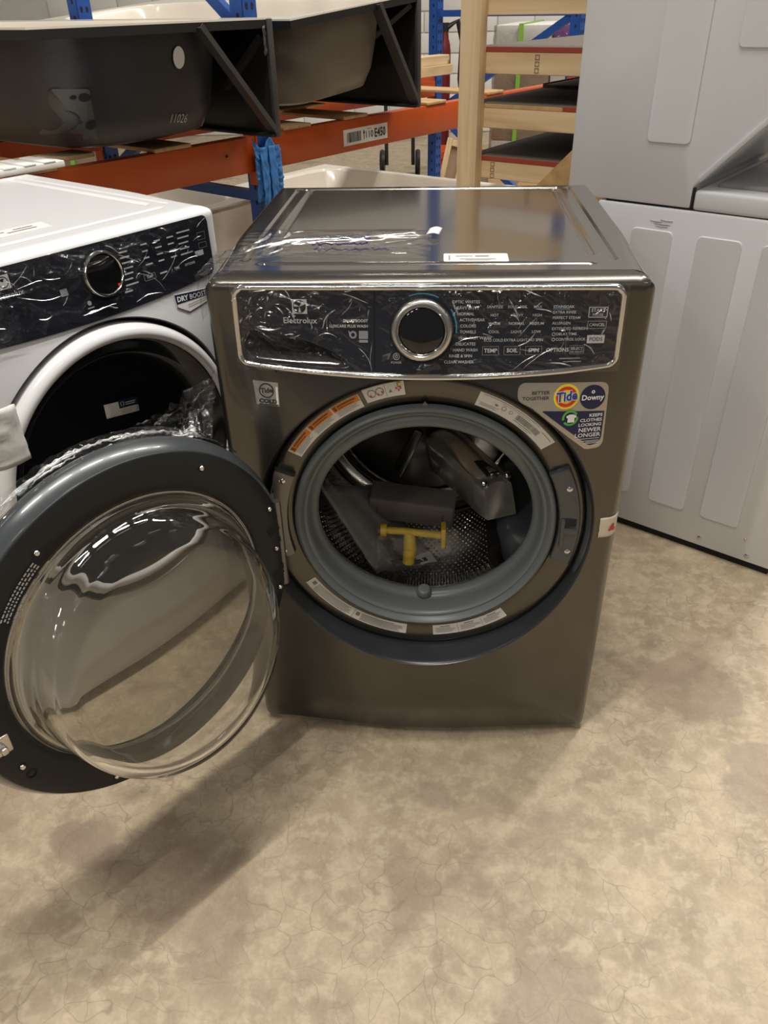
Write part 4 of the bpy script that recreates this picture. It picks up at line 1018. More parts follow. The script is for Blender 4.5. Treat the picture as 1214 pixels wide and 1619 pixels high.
# ------------------------------------------------------------------ white dryer
DRZ = math.radians(56.5)
dryer = thing('clothes_dryer', 'white front-load clothes dryer with dark control panel left of the open door', 'dryer', (-0.636, 0.228, 0), DRZ)
cabinet('cabinet', enamel, dryer); feet(dryer); front_skin('front_panel', enamel, dryer); top_skin('top_panel', enamel, dryer, True)
recess_wall('door_recess', dark_plastic, dryer, 0.0, 0.287)
_px, _pzt, _pzb = PX, PZT, pz_bot
PX = 0.312; PZT = 0.951
def pz_bot(x): return 0.822+0.010*(x/0.295)**2
dcp = panel_patch('control_panel', navy, dryer, -PX, PX, 0.003, None, 120, 30, 0.014, 0.014)
KD = (0.036, 0.8965)
kn = Matrix.Translation((KD[0], yf(KD[0], KD[1], False)-0.003, KD[1])) @ Matrix.Rotation(math.radians(-8.5), 4, 'X')
dk2 = G().lathe([(0.043, 0.004), (0.043, -0.006), (0.0425, -0.014), (0.040, -0.0175), (0.037, -0.0175), (0.035, -0.015), (0.0345, -0.011)], 64, kn).build('dial', chrome, dryer, ang=40)
G().lathe([(0.0355, -0.010), (0.034, -0.0135), (0.015, -0.0155), (0.0003, -0.0157)], 64, kn).build('dial_face', black_gloss, dk2, ang=40)
g = G(); g2 = G()
rq = random.Random(41)
def dash(x, z, w_): put_rect(g, x, x+w_, z-0.0014, z+0.0014, s35, 2)
for i, w_ in enumerate((0.019, 0.021, 0.026, 0.024, 0.022, 0.019, 0.030)): dash(0.086-0.00015*i*i, 0.9230-0.0098*i, w_)
for x in (0.138, 0.170, 0.202):
    for i in range(4): dash(x, 0.9265-0.0125*i, rq.uniform(0.012, 0.018))
for x, s_ in ((0.140, 'TEMP'), (0.210, 'TIME'), (0.246, 'OPTIONS')): put_text(g, s_, x, 0.8665, 0.0066, s35, 'CENTER', 0.0001)
dash(0.166, 0.8665, 0.018)
for i in range(5): dash(0.228, 0.9300-0.0105*i, rq.uniform(0.024, 0.036))
for fr_ in ((0.126, 0.154, 0.861, 0.872), (0.279, 0.300, 0.905, 0.920), (0.279, 0.300, 0.889, 0.900)):
    gp = G(); put_frame(gp, *fr_, 0.0007, s35); gp.build('button_outline', panel_ink2, dcp, smooth=False)
gp = G(); put_rect(gp, 0.2650, 0.2880, 0.8755, 0.8860, s35, 2); gp.build('pods_button', panel_ink, dcp, smooth=False)

gp = G(); put_rect(gp, -0.160, -0.136, 0.9150, 0.9385, s35, 2); gp.build('logo_tile', panel_ink, dcp, smooth=False)
gp = G(); put_text(gp, 'Electrolux', -0.1460, 0.9045, 0.0135, s35, 'CENTER', 0.0001); gp.build('brand_lettering', panel_ink, dcp, smooth=False)
put_rect(g2, -0.054, -0.040, 0.878, 0.890, s35); 
gp = G(); put_rect(gp, 0.074, 0.092, 0.8520, 0.8550, s35, 2); gp.build('caption', panel_ink, dcp, smooth=False); gp = G(); put_disc(gp, -0.006, 0.8550, 0.0042, s35, 18); gp.build('power_icon', panel_ink, dcp, smooth=False); put_rect(gp := G(), -0.013, 0.001, 0.8455, 0.8475, s35); gp.build('power_caption', panel_ink, dcp, smooth=False)
g.build('lettering', panel_ink, dcp, smooth=False); g2.build('faint_lettering', panel_ink2, dcp, smooth=False)
g = G(); put_disc(g, -0.148, 0.9268, 0.0095, S(0.0040), 28, 0.008); put_disc(g, -0.148, 0.9268, 0.006, S(0.0040), 12, 0, 1.0, 2.6); g.build('logo_mark', navy, dcp, smooth=False)
g = G(); put_rect(g, KD[0]+0.019, KD[0]+0.024, KD[1]-0.024, KD[1]-0.019, S(0.0195)); g.build('red_mark', red_ink, dk2, smooth=False)
fdy = G().grid(200, 56, film_panel(-0.314, 0.314, 0.826, 0.953, 21.0, amp=1.2)).cut(lambda x, y, z: math.hypot(x-KD[0], z-KD[1]) < 0.0455).build('control_panel_film', film, dryer, ang=80)
creases(fdy, lambda x, z, l: (x, yf(x, z, False)-0.0100-l, z), -0.31, 0.31, 0.828, 0.950, 62, 23, 0.02, 0.10, 0.0010, lambda x, z: math.hypot(x-KD[0], z-KD[1]) < 0.046, 0.25, 0.9)
db = sticker('feature_sticker', [(0.186, 0.8185), (0.288, 0.8070), (0.288, 0.7830), (0.216, 0.7760), (0.186, 0.7930)], paper, dryer); db['label'] = 'white and navy dryer feature sticker'
g = G(); put_poly(g, [(0.1875, 0.8170), (0.2865, 0.8058), (0.2865, 0.7945), (0.1875, 0.8000)], s2)
for i in range(5):
    Q = [(0.186, 0.8185), (0.288, 0.8070), (0.288, 0.7830), (0.216, 0.7760), (0.186, 0.7930)]; (ax, az), (bx, bz) = Q[i], Q[(i+1) % 5]
    d = Vector((bx-ax, bz-az)).normalized(); nn = Vector((d.y, -d.x))*0.0012
    for k in range(10):
        f0, f1 = k/10, (k+1)/10; g.add([s2(ax+(bx-ax)*f0, az+(bz-az)*f0), s2(ax+(bx-ax)*f1, az+(bz-az)*f1), s2(ax+(bx-ax)*f1+nn.x, az+(bz-az)*f1+nn.y), s2(ax+(bx-ax)*f0+nn.x, az+(bz-az)*f0+nn.y)], [(0, 1, 2, 3)])
g.build('navy_print', navy_ink, db, smooth=False)
g = G(); put_text(g, 'DRY', 0.1895, 0.8080, 0.0140, s3, 'LEFT', 0.0005, 1.1, -0.09); put_text(g, 'BOOST', 0.2240, 0.8045, 0.0140, s3, 'LEFT', 0.0, 1.1, -0.09); g.build('white_lettering', white_ink, db, smooth=False)
g = G(); put_rect(g, 0.215, 0.276, 0.7905, 0.7915, s2, 3); put_rect(g, 0.215, 0.270, 0.7862, 0.7872, s2, 3); g.build('fine_print', grey_ink, db, smooth=False)
PX, PZT, pz_bot = _px, _pzt, _pzb
dd = G().lathe([(0.286, 0.010), (0.286, -0.020), (0.284, -0.034), (0.279, -0.044), (0.272, -0.049), (0.265, -0.050), (0.260, -0.047), (0.2575, -0.042), (0.256, -0.036)], 160, c=C3).build('door', enamel, dryer, ang=50)
G().lathe([(0.2575, -0.040), (0.252, -0.036), (0.232, -0.012), (0.222, 0.000), (0.210, 0.005), (0.10, 0.0), (0.0004, -0.002)], 128, c=C3).build('door_glass', mat('dark_navy_door_glass', (0.006, 0.007, 0.010), 0.12, 0, 0.05), dd, ang=40)
lb = G().grid(6, 4, lambda u, v: (-0.016+0.078*u, -0.0035, 0.606+0.030*v+(-0.012)*u+0.012)).build('energy_label', paper, dd, solid=0.0008)
lm = lambda u, v: (-0.016+0.078*u, -0.0046, 0.606+0.030*v+(-0.012)*u+0.012)
g = G(); put_rect(g, 0.42, 1.0, 0.50, 1.10, lm); g.build('navy_print', navy_ink, lb, smooth=False)
lm2 = lambda u, v: (-0.016+0.078*u, -0.0052, 0.606+0.030*v+(-0.012)*u+0.012)
g = G(); put_frame(g, 0.47, 0.57, 0.66, 0.96, 0.02, lm2); put_rect(g, 0.61, 0.93, 0.82, 0.88, lm2); put_rect(g, 0.61, 0.90, 0.68, 0.74, lm2); g.build('white_print', panel_ink, lb, smooth=False)
g = G()
for k in range(4): put_rect(g, 0.46, 0.92-0.06*k, 0.38-0.09*k, 0.40-0.09*k, lm2)
g.build('fine_print', grey_ink, lb, smooth=False)
pl2 = G().prism(rpoly([(-0.055, 0.120), (0.050, 0.120), (0.058, 0.172), (-0.055, 0.172)], 0.003), 0, 0.0006, Matrix(((1, 0, 0, -0.01), (0, 0, 1, 0.0), (0, 1, 0, ZT+0.0002), (0, 0, 0, 1)))).build('price_label', paper, dryer)
g = G()
for x0, x1, y in ((-0.01, 0.03, 0.153), (-0.03, 0.03, 0.138), (-0.05, -0.03, 0.15)): put_rect(g, x0-0.01, x1-0.01, y, y+0.006, tm(0.0012))
g.build('print', grey_ink, pl2, smooth=False)
fp = G().grid(14, 12, lambda u, v: (-0.340+0.118*u-0.012*v+0.010*u*v, -0.072-0.020*math.sin(PI*u)+0.004*noise.noise(Vector((u*5, v*9, 1))), 0.665+0.105*v-0.02*u)).build('foam_pad', foam, solid=0.006)
fp.parent = dryer; fp['label'] = 'white ribbed foam packing strip'

# ------------------------------------------------------------------ white stacked laundry centre on the right
LRZ = math.atan2(-0.571, 0.821)
lc = thing('laundry_center', 'tall white stacked laundry centre with ribbed side panels at right', 'laundry center', (0.405, 0.898, 0), LRZ)
G().box(0.0, 0.625, 0.0, 0.69, 0.022, 0.889).build('washer_cabinet', enamel2, lc, bevel=0.007)
G().box(0.02, 0.605, 0.012, 0.675, 0.0, 0.024).build('base', shadow_gap, lc)
up = [(-0.085, 0.8925), (0.227, 0.8925), (0.227, 0.940), (0.640, 1.390), (0.655, 1.42), (0.655, 1.90), (-0.085, 1.90)]
G().prism(up, 0.002, 0.69).build('dryer_cabinet', enamel2, lc, bevel=0.006)
G().prism([(0.242, 0.952), (0.640, 1.378), (0.632, 1.386), (0.234, 0.960)], -0.004, 0.010).build('sloped_lip', enamel2, lc, bevel=0.002)
G().box(0.232, 0.640, 0.002, 0.69, 0.890, 0.934).build('washer_top', enamel2, lc, bevel=0.008, seg=3)
G().box(0.262, 0.60, 0.06, 0.63, 0.930, 0.944).build('washer_lid', mat('grey_glass_lid', (0.30, 0.30, 0.30), 0.12, 0, 0.05), lc, bevel=0.006)
G().box(0.2275, 0.2315, 0.003, 0.012, 0.895, 0.938).build('seam_gap', shadow_gap, lc)
G().box(0.02, 0.62, 0.006, 0.68, 0.887, 0.896).build('waist_gap', shadow_gap, lc)
def side_rib(x0, x1, z0, z1, y=0.0):
    P0 = rpoly([(x0, z0), (x1, z0), (x1, z1), (x0, z1)], 0.014); P1 = rpoly([(x0+.006, z0+.006), (x1-.006, z0+.006), (x1-.006, z1-.006), (x0+.006, z1-.006)], 0.010)
    return G().loops([[(x, y+0.0015, z) for x, z in P0], [(x, y-0.0008, z) for x, z in P0], [(x*0.75+a*0.25, y-0.0042, z*0.75+b*0.25) for (x, z), (a, b) in zip(P0, P1)], [(x, y-0.0045, z) for x, z in P1]], cap1=True).build('side_rib', enamel2, lc, ang=25)
for x0 in (0.098, 0.259, 0.405): side_rib(x0, x0+0.103, 0.116, 0.838)
side_rib(0.102, 0.204, 1.026, 1.80, 0.002); side_rib(0.266, 0.368, 1.214, 1.80, 0.002)
for x, z, r in ((0.418, 0.048, 0.006), (0.547, 0.042, 0.007), (0.533, 0.090, 0.004)):
    G().lathe([(r, 0.002), (r, -0.0015), (r*0.6, -0.003), (0.0003, -0.003)], 14, Matrix.Translation((x, 0, z))).build('screw', satin, lc)
for k, (x, z, ln) in enumerate(((0.14, 0.858, 0.03), (0.15, 0.853, 0.04), (0.165, 0.862, 0.03), (0.155, 0.848, 0.03))):
    G().tube([(x, -0.0006, z), (x+ln*0.5, -0.0008, z-0.002), (x+ln, -0.0006, z-0.001)], 0.0009, 5).build('scuff', satin, lc)

# ------------------------------------------------------------------ pallet rack
RRZ = math.atan2(0.821, 0.571); RO = Vector((-0.578, 1.564, 0))
RM = T(RO, RRZ); RK = RM @ Vector((0.102, 0.110, 0))
rack = thing('pallet_rack', 'blue and orange steel pallet rack holding the bathtubs', 'rack', RK, RRZ)
RD = 0.955
def column(x, y, h=2.6):
    g = G()
    # open C section facing the rear
    g.box(x, x+0.060, y, y+0.003, 0, h); g.box(x, x+0.003, y, y+0.058, 0, h); g.box(x+0.057, x+0.060, y, y+0.058, 0, h)
    g.box(x-0.02, x+0.08, y-0.02, y+0.08, 0, 0.008)
    o = g.build('upright_post', bluesteel, rack, smooth=False)
    s_ = G(); wv = G()
    z = 0.08
    while z < h-0.05:
        for dx in (0.016, 0.040):
            s_.prism([(dx-0.0035, -0.008), (dx+0.0035, -0.008), (dx+0.006, 0.006), (dx+0.003, 0.011), (dx-0.003, 0.011), (dx-0.006, 0.006)], -0.001, 0.002, Matrix.Translation((x+0.002, y, z)))
        s_.box(x-0.001, x+0.001, y+0.020, y+0.030, z+0.02, z+0.034); z += 0.051
    s_.build('slots', shadow_gap, o, smooth=False)['kind'] = 'stuff'
    return o
FX = 2.32
for x in (0.0, FX):
    column(x, 0.0); column(x, RD-0.06)
    for z in (0.15, 0.72, 1.225, 1.85, 2.45):
        G().box(x+0.012, x+0.048, 0.05, RD-0.05, z, z+0.032).build('frame_tie', bluesteel, rack, smooth=False)
    for z0, z1 in ((0.18, 0.72), (1.22, 0.75), (1.26, 1.85)):
        a = Vector((x+0.03, 0.07, z0)); b = Vector((x+0.03, RD-0.07, z1)); d = (b-a)
        G().box(0, d.length, -0.014, 0.014, -0.018, 0.018, Matrix.Translation(a) @ Matrix.Rotation(PI/2, 4, 'Z') @ Matrix.Rotation(-math.atan2(d.z, d.y), 4, 'Y')).build('frame_brace', bluesteel, rack, smooth=False)
def beam(x0, x1, y0, y1):
    o = G().box(x0, x1, y0, y1, 0.826, 0.937).build('beam', orangesteel, rack, bevel=0.004)
    G().box(x0+0.002, x1-0.002, y0+0.03 if y0 < 0.4 else y0-0.01, y1+0.01 if y0 < 0.4 else y1-0.03, 0.826, 0.905).build('beam_step', orangesteel, rack, smooth=False)
    for xe in (x0, x1-0.006): G().box(xe, xe+0.006, y0-0.004, y1, 0.78, 0.95).build('end_bracket', orangesteel, o, smooth=False)
    return o
b1 = beam(0.062, FX-0.002, -0.006, 0.040); beam(-2.3, -0.002, -0.006, 0.040); beam(0.062, FX-0.002, RD-0.045, RD); beam(-2.3, -0.002, RD-0.045, RD)
lbl = G().box(0.443, 0.709, -0.0075, -0.0058, 0.848, 0.904).build('location_label', paper, b1); lbl['label'] = 'white barcode label reading 110 E450'
rmap = lambda x, z: (x+0.0075, -0.0082, z-0.019)
g = G(); x = 0.455; rq = random.Random(2)
while x < 0.538:
    w_ = rq.choice((0.0012, 0.002, 0.0032)); put_rect(g, x, x+w_, 0.877, 0.912, rmap); x += w_+rq.choice((0.0016, 0.0026))
put_text(g, '110', 0.586, 0.893, 0.034, rmap, 'CENTER', 0.0003, 1.0); put_text(g, 'E450', 0.654, 0.893, 0.043, rmap, 'CENTER', 0.0012, 0.82)
put_rect(g, 0.5535, 0.5570, 0.878, 0.908, rmap); g.add([rmap(0.549, 0.900), rmap(0.5615, 0.900), rmap(0.55525, 0.914)], [(0, 1, 2)]); put_rect(g, 0.575, 0.600, 0.913, 0.9145, rmap)
g.build('lettering', ink, lbl, smooth=False)
G().box(-0.145, -0.137, -0.0085, -0.005, 0.888, 0.896).build('bolt_hole', shadow_gap, rack)
def tape_fn(u, v):
    x = -0.030+0.125*u; z = 0.730+0.205*v*(1-0.18*abs(math.sin(u*5)))
    n_ = noise.noise(Vector((u*6, v*9, 1)))+0.5*noise.noise(Vector((u*14, v*20, 4)))
    return (x+0.004*n_, -0.014-0.010*abs(n_)-0.006*math.sin(PI*v), z+0.006*noise.noise(Vector((u*9, 1, 2))))
tpo = G().grid(26, 40, tape_fn).build('painters_tape', tape_blue, rack, ang=85, solid=0.0008)
for xs in (-0.010, 0.030):
    G().grid(8, 20, lambda u, v: (xs+0.032*u+0.004*noise.noise(Vector((u*3, v*6, xs))), -0.026-0.006*noise.noise(Vector((u*4, v*7, xs*9)))-0.012*v*(1-v), 0.712+0.19*v)).build('tape_strip', tape_blue, rack, ang=85, solid=0.0008)
# planks across the beams
def rplank(x0, x1, y0, y1, z0, z1, m_=wood, name='deck_plank', lab='pine deck plank', bevel=0.003):
    c = Vector(((x0+x1)/2, (y0+y1)/2, (z0+z1)/2))
    o = G().box(x0-c.x, x1-c.x, y0-c.y, y1-c.y, z0-c.z, z1-c.z).build(name, m_, bevel=bevel, smooth=False)
    o.location = RM @ c; o.rotation_euler.z = RRZ
    return tag(o, lab, 'plank', 'planks and lumber on the pallet rack')
for k, (x, w_, lab) in enumerate(((-1.15, 0.14, 'pine deck plank on the rack at far left under black tub'), (-0.72, 0.14, 'pine deck plank on the rack under the black tub sticker side'), (-0.25, 0.14, 'pine deck plank on rack beside blue post under black tub'), (0.30, 0.14, 'pine deck plank on the rack under the taupe tub near the blue post'),
                                  (0.62, 0.14, 'pine deck plank on the rack above the white beam label'), (1.15, 0.14, 'pine deck plank on the rack right of the taupe tub'), (1.62, 0.14, 'pine deck plank on the rack beside the wooden crate post'))):
    rplank(x-w_/2, x+w_/2, 0.100, 1.04, 0.9375, 0.9495, wood_y, lab=lab)
rplank(0.10, 0.80, 0.42, 0.54, 0.9500, 0.960, wood, lab='pine plank lying lengthwise beneath the taupe tub'); rplank(-1.4, -0.5, 0.14, 0.25, 0.9500, 0.962, wood, lab='pine plank lying lengthwise beneath the white foam')
rplank(1.0, 2.35, 0.84, 0.93, 0.9500, 1.000, wood, 'lumber_piece', 'lower length of lumber lying on the rack behind the crate post'); rplank(1.02, 2.33, 0.85, 0.925, 1.0005, 1.048, wood, 'lumber_piece', 'upper length of lumber stacked on another behind the crate post')

# ------------------------------------------------------------------ bathtubs
def superloop(cx, cy, a, b, z, e=0.42, n=64):
    P = []
    for i in range(n):
        t = 2*PI*i/n; c_, s_ = math.cos(t), math.sin(t)
        P.append((cx+a*math.copysign(abs(c_)**e, c_), cy+b*math.copysign(abs(s_)**e, s_), z))
    return P
def tub(name, label, X0, X1, Y0, Y1, Z0, H, shell, apron_m, inner, M, kind=0, apron=True, e=0.45, bot=None, slope=0.0):
    t = thing(name, label, 'bathtub', M @ Vector((X1, Y0, Z0)), RRZ if kind == 0 else M.to_euler().z, 'bathtubs stored around the rack')
    L = X1-X0; W_ = Y1-Y0; cx, cy = -L/2-0.02, W_/2; a, b = L/2-0.055, W_/2-0.03
    zb = 0.022 if bot is None else bot
    sh = lambda P: [(x, y, z+slope*(x+L)) for x, y, z in P]
    # outer basin
    rows = []
    for (k, z) in ((1.0, H-0.012), (0.985, H-0.06), (0.955, H*0.55), (0.915, H*0.32), (0.84, H*0.14), (0.74, zb+0.012), (0.60, zb)):
        rows.append(sh(superloop(cx, cy+0.01*(1-k), a*k, b*(0.5+0.5*k), z, e)))
    G().loops(rows, cap1=True).build('basin', shell, t, ang=50)
    # inside
    rows = [sh(superloop(cx, cy, a*k, b*(0.5+0.5*k), z, e)) for (k, z) in ((0.985, H), (0.95, H-0.012), (0.90, H*0.55), (0.80, H*0.24), (0.60, zb+0.03))]
    G().loops(rows, cap1=True).build('bathing_well', inner, t, ang=50)
    # rim
    n = 64; rim_out = []
    for i in range(n):
        tt = 2*PI*i/n; c_, s_ = math.cos(tt), math.sin(tt); q = 1/max(abs(c_), abs(s_))
        rim_out.append((-L/2+c_*q*L/2, W_/2+s_*q*W_/2))
    inn = superloop(cx, cy, a*0.985, b*0.9925, H, e)
    G().loops([sh(inn), sh([(x, y, H+0.003) for x, y in rim_out]), sh([(x, y, H-0.002) for x, y in rim_out])]).build('rim', inner, t, ang=30)
    G().loops([sh([(x, y, H-0.002) for x, y in rim_out]), sh([(x, y, H-0.024) for x, y in rim_out]), sh([(x+0.004*(1 if x < -L/2 else -1), y+0.004*(1 if y < W_/2 else -1), H-0.024) for x, y in rim_out])]).build('rim_lip', inner if kind else apron_m, t, ang=30)
    G().loops([sh([(x, y, H-0.006) for x, y, z in superloop(cx, cy, a*0.99, b*0.99, H, e)]), sh([(x*0.998, y, H-0.012) for x, y in rim_out])]).build('rim_underside', apron_m, t, ang=30)
    if apron:
        HA = H+slope*L
        G().box(-0.012, 0.0, 0.0, W_, 0.0, HA-0.004).build('apron', apron_m, t, bevel=0.003)
        G().box(-0.022, 0.0, -0.004, 0.010, 0.0, HA).build('apron_flange', brace_m, t, bevel=0.002)
        G().box(-0.035, -0.011, 0.0, W_, 0.0, 0.010).build('apron_foot', apron_m, t, bevel=0.002)
    return t
def tbrace(t, p, q, w_=0.026, name='brace'):
    p = Vector(p); q = Vector(q); d = q-p
    g = G(); h = w_/2
    g.prism([(-h, -0.004), (h, -0.004), (h, 0.012), (h-0.003, 0.012), (h-0.003, 0.0), (-h+0.003, 0.0), (-h+0.003, 0.012), (-h, 0.012)], 0, d.length)
    o = g.build(name, brace_m, t, smooth=False)
    o.location = p; o.rotation_euler = d.to_track_quat('Y', 'Z').to_euler()
    return o
t1 = tub('bathtub', 'black-coated bathtub with oval white sticker and braced apron', -0.74, 0.062, -0.054, 1.44, 0.9505, 0.322, tub_black, tub_black_flat, tub_white, RM)
H1 = 0.322
tbrace(t1, (-0.285, 0.005, H1-0.012), (-0.018, 0.012, 0.012), 0.034); tbrace(t1, (-0.03, 0.20, 0.13), (-0.02, 0.02, H1-0.045), 0.026)
G().grid(8, 10, lambda u, v: (-0.045+0.045*u, -0.006+0.045*u-0.01*math.sin(PI*u)-0.006*noise.noise(Vector((u*5, v*5, 2))), H1-0.095+0.075*v+0.012*u)).build('apron_clip', brace_m, t1, ang=80, solid=0.002)
def tub_face(t, X, Z, L, H, W_, out=0.003, e=0.45, zb=0.022):
    """point on the near end of the basin at local x, z"""
    prof = ((1.0, H-0.012), (0.985, H-0.06), (0.955, H*0.55), (0.915, H*0.32), (0.84, H*0.14), (0.74, zb+0.012), (0.60, zb))
    for (k0, z0), (k1, z1) in zip(prof, prof[1:]):
        if z1 <= Z <= z0: break
    s_ = (z0-Z)/(z0-z1); k = k0+(k1-k0)*min(1, max(0, s_))
    cx, cy = -L/2-0.02, W_/2; a, b = (L/2-0.055)*k, (W_/2-0.03)*(0.5+0.5*k)
    c_ = min(0.999, abs((X-cx)/a)); cc = c_**(1/e); sn = math.sqrt(max(0, 1-cc*cc))
    return (X, cy+0.01*(1-k)-b*sn**e-out, Z)
tf = lambda out: (lambda X, Z: tub_face(t1, X, Z, 0.802, 0.322, 1.494, out))
g = G(); put_disc(g, -0.338, 0.238, 0.024, lambda x, z: tf(0.004)(-0.338+(x+0.338)*0.85, 0.238+(z-0.238)*1.15), 32); g.build('round_sticker', paper, t1, smooth=False)
g = G(); put_text(g, '11026', -0.345, 0.082, 0.034, tf(0.004), 'CENTER', 0.0, 0.8, -0.10, 0.1); g.build('chalk_number', mat('chalk', (0.45, 0.44, 0.42), 0.8), t1, smooth=False)
g = G(); put_disc(g, -0.845, 0.13, 0.05, tf(0.004), 40, 0.048); g.build('chalk_ring', MATS['chalk'], t1, smooth=False)
# moulded bracket on the tub end
P = rpoly([(-0.700, 0.070), (-0.640, 0.070), (-0.634, 0.030), (-0.612, 0.030), (-0.608, 0.06), (-0.628, 0.182), (-0.700, 0.186)], 0.008)
L = [[tf(o_)(x, z) for x, z in P] for o_ in (-0.002, 0.007, 0.008)]
cxp = sum(p[0] for p in P)/len(P); czp = sum(p[1] for p in P)/len(P)
L.append([tf(0.008)(cxp+(x-cxp)*0.5, czp+(z-czp)*0.5) for x, z in P])
br = G().loops(L, cap1=True).build('support_bracket', brace_m, t1, ang=50)
for x, z, r, k in ((-0.640, 0.162, 0.010, 1.3), (-0.628, 0.093, 0.010, 1.2), (-0.663, 0.163, 0.004, 1.6)):
    g = G(); put_disc(g, x, z, r, lambda X, Z: tf(0.0095)(x+(X-x)*k, Z), 20); g.build('bracket_hole', shadow_gap, br, smooth=False)
g = G(); put_disc(g, -0.682, 0.105, 0.028, tf(0.0095), 24, 0.025, -1.4, 1.4); g.build('bracket_ring', tub_black, br, smooth=False)
t2 = tub('bathtub', 'taupe bathtub shell with black apron and diagonal brace beyond the black tub', 0.168, 0.852, -0.030, 1.46, 0.9605, 0.305, tub_taupe, tub_black_flat, tub_white, RM, slope=0.095)
tbrace(t2, (-0.255, 0.005, 0.340), (-0.016, 0.012, 0.012), 0.042); tbrace(t2, (-0.22, 0.16, 0.17), (-0.02, 0.03, 0.33), 0.022)
G().prism(rpoly([(-0.055, -0.03), (0.0, -0.035), (0.0, 0.02), (-0.045, 0.025)], 0.01), 0, 0.004, Matrix.Translation((-0.20, 0.13, 0.19))).build('gusset_plate', brace_m, t2)
tag(t1, t1['label']); 
# foam under the first tub
fo = G().box(-0.17, 0.17, -0.06, 0.06, 0, 0.016); 
for k in range(6): fo.box(-0.165+0.055*k, -0.13+0.055*k, -0.061, 0.061, 0.014, 0.020)
fo = fo.build('foam_sheet', foam, bevel=0.003); fo.location = RM @ Vector((-0.86, 0.05, 0.9625)); fo.rotation_euler.z = RRZ; tag(fo, 'white foam packing sheet under the black bathtub', 'foam')
# white tubs: one on the rack behind, two on the floor
BM = T(RM @ Vector((-0.5, 1.75, 0)), RRZ)
tub('bathtub', 'white bathtub raised on the rack behind the black tub', -1.0, 0.55, 0.0, 0.80, 0.93, 0.42, tub_white, tub_white, tub_white, BM, 1)
sl = thing('back_rack', 'low blue rear rack under the white raised tub', 'rack', BM @ Vector((-0.25, 0.4, 0)), RRZ)
for x in (-0.70, 0.70):
    for y in (-0.3, 0.3): G().box(x-0.03, x+0.03, y-0.03, y+0.03, 0, 0.85).build('upright_post', bluesteel, sl, smooth=False)
for y in (-0.3, 0.3): G().box(-0.9, 0.9, y-0.025, y+0.025, 0.85, 0.93).build('beam', orangesteel, sl, smooth=False)
FM = T((0, 0, 0), math.atan2(-0.53, 0.85))
def floor_tub(label, corner, Lx, Ly, H):
    M = Matrix.Translation(corner) @ Matrix.Rotation(math.atan2(-0.545, 0.838), 4, 'Z') @ Matrix.Translation((0, -Ly, 0))
    return tub('bathtub', label, 0.0, Lx, 0.0, Ly, 0.0, H, tub_white, tub_white, tub_white, M, 1, True, 0.4, 0.06)
floor_tub('glossy white bathtub on the floor below the orange beam', Vector((-0.70, 4.02, 0)), 1.52, 0.80, 0.47)
floor_tub('white bathtub on the floor between dryer and blue rack post', Vector((-1.78, 3.66, 0)), 1.0, 0.85, 0.46)

# ------------------------------------------------------------------ wooden crate with boards
CRZ = math.atan2(-0.545, 0.838)
CO = Vector((0.07, 1.60, 0)); CM = T(CO, CRZ)
crate = thing('wooden_crate', 'tall pine slatted crate standing behind the washer', 'crate', CO, CRZ)
def cbox(name, x0, x1, y0, y1, z0, z1, m_, parent=crate, bevel=0.002):
    c = Vector(((x0+x1)/2, (y0+y1)/2, (z0+z1)/2))
    return G().box(x0-c.x, x1-c.x, y0-c.y, y1-c.y, z0-c.z, z1-c.z).build(name, m_, parent, bevel=bevel, smooth=False, loc=c)
CL = 0.555; CD = 1.15
for x0, x1 in ((0.022, 0.092), (CL-0.08, CL)):
    cbox('post', x0, x1, -0.038, 0.0, 0, 1.75, wood_z); cbox('post', x0, x1, CD, CD+0.038, 0, 1.60, wood_z)
ZS = ((1.268, 1.345), (1.119, 1.176), (0.972, 1.028), (0.826, 0.878), (0.60, 0.66), (0.30, 0.36), (0.05, 0.14))
for z0, z1 in ZS:
    cbox('slat', 0.030, CL-0.01, 0.0005, 0.038, z0, z1, wood)
    cbox('slat', 0.030, CL-0.01, CD-0.038, CD-0.0005, z0, z1, wood)
for z0, z1 in ZS[1:4]:
    cbox('side_rail', 0.03, 0.07, 0.0385, CD-0.0385, z0, z1, wood_y); cbox('side_rail', CL-0.07, CL-0.03, 0.0385, CD-0.0385, z0, z1, wood_y)
g = G()
for z, x in ((1.148, 0.255), (0.853, 0.125)):
    for k in range(3): put_frame(g, x, x+0.014, z-0.024+0.017*k, z-0.011+0.017*k, 0.002, lambda X, Z: (X, -0.0006, Z))
g.build('grade_stamp', mat('stamp_ink', (0.20, 0.13, 0.08), 0.8), crate, smooth=False)
for k, (z0, z1) in enumerate(ZS[1:4]):
    nm = ('topmost', 'middle', 'lowest')[k]
    bd = thing('laminate_board', 'dark laminate board with red front edge, %s in the wooden crate' % nm, 'board', CM @ Vector((0, 0, z1+0.0005)), CRZ, 'boards in the wooden crate')
    x0 = 0.034; x1 = CL-0.02
    G().box(x0, x1, 0.006, CD-0.01, 0, 0.013).build('panel', board_grey, bd, bevel=0.001, smooth=False)
    if k == 1:
        G().box(x0, 0.355, 0.0, 0.0058, 0.0, 0.010).build('raw_edge', osb, bd, smooth=False); G().box(0.356, x1, 0.0, 0.0058, 0.0, 0.012).build('red_edge', board_red, bd, smooth=False)
        G().box(x0, x1-0.03, 0.5, CD-0.02, 0.0135, 0.022).build('second_panel', board_grey, bd, smooth=False); G().box(x0, x0+0.006, 0.5, CD-0.02, 0.022, 0.026).build('red_strip', board_red, bd, smooth=False)
    else:
        G().box(x0, x1, 0.0, 0.0058, 0.0, 0.013).build('red_edge', board_red, bd, smooth=False)
G().prism([(0.275, 0.790), (0.553, 0.790), (0.553, 1.070)], -0.052, -0.039).build('corner_gusset', osb, crate, smooth=False)

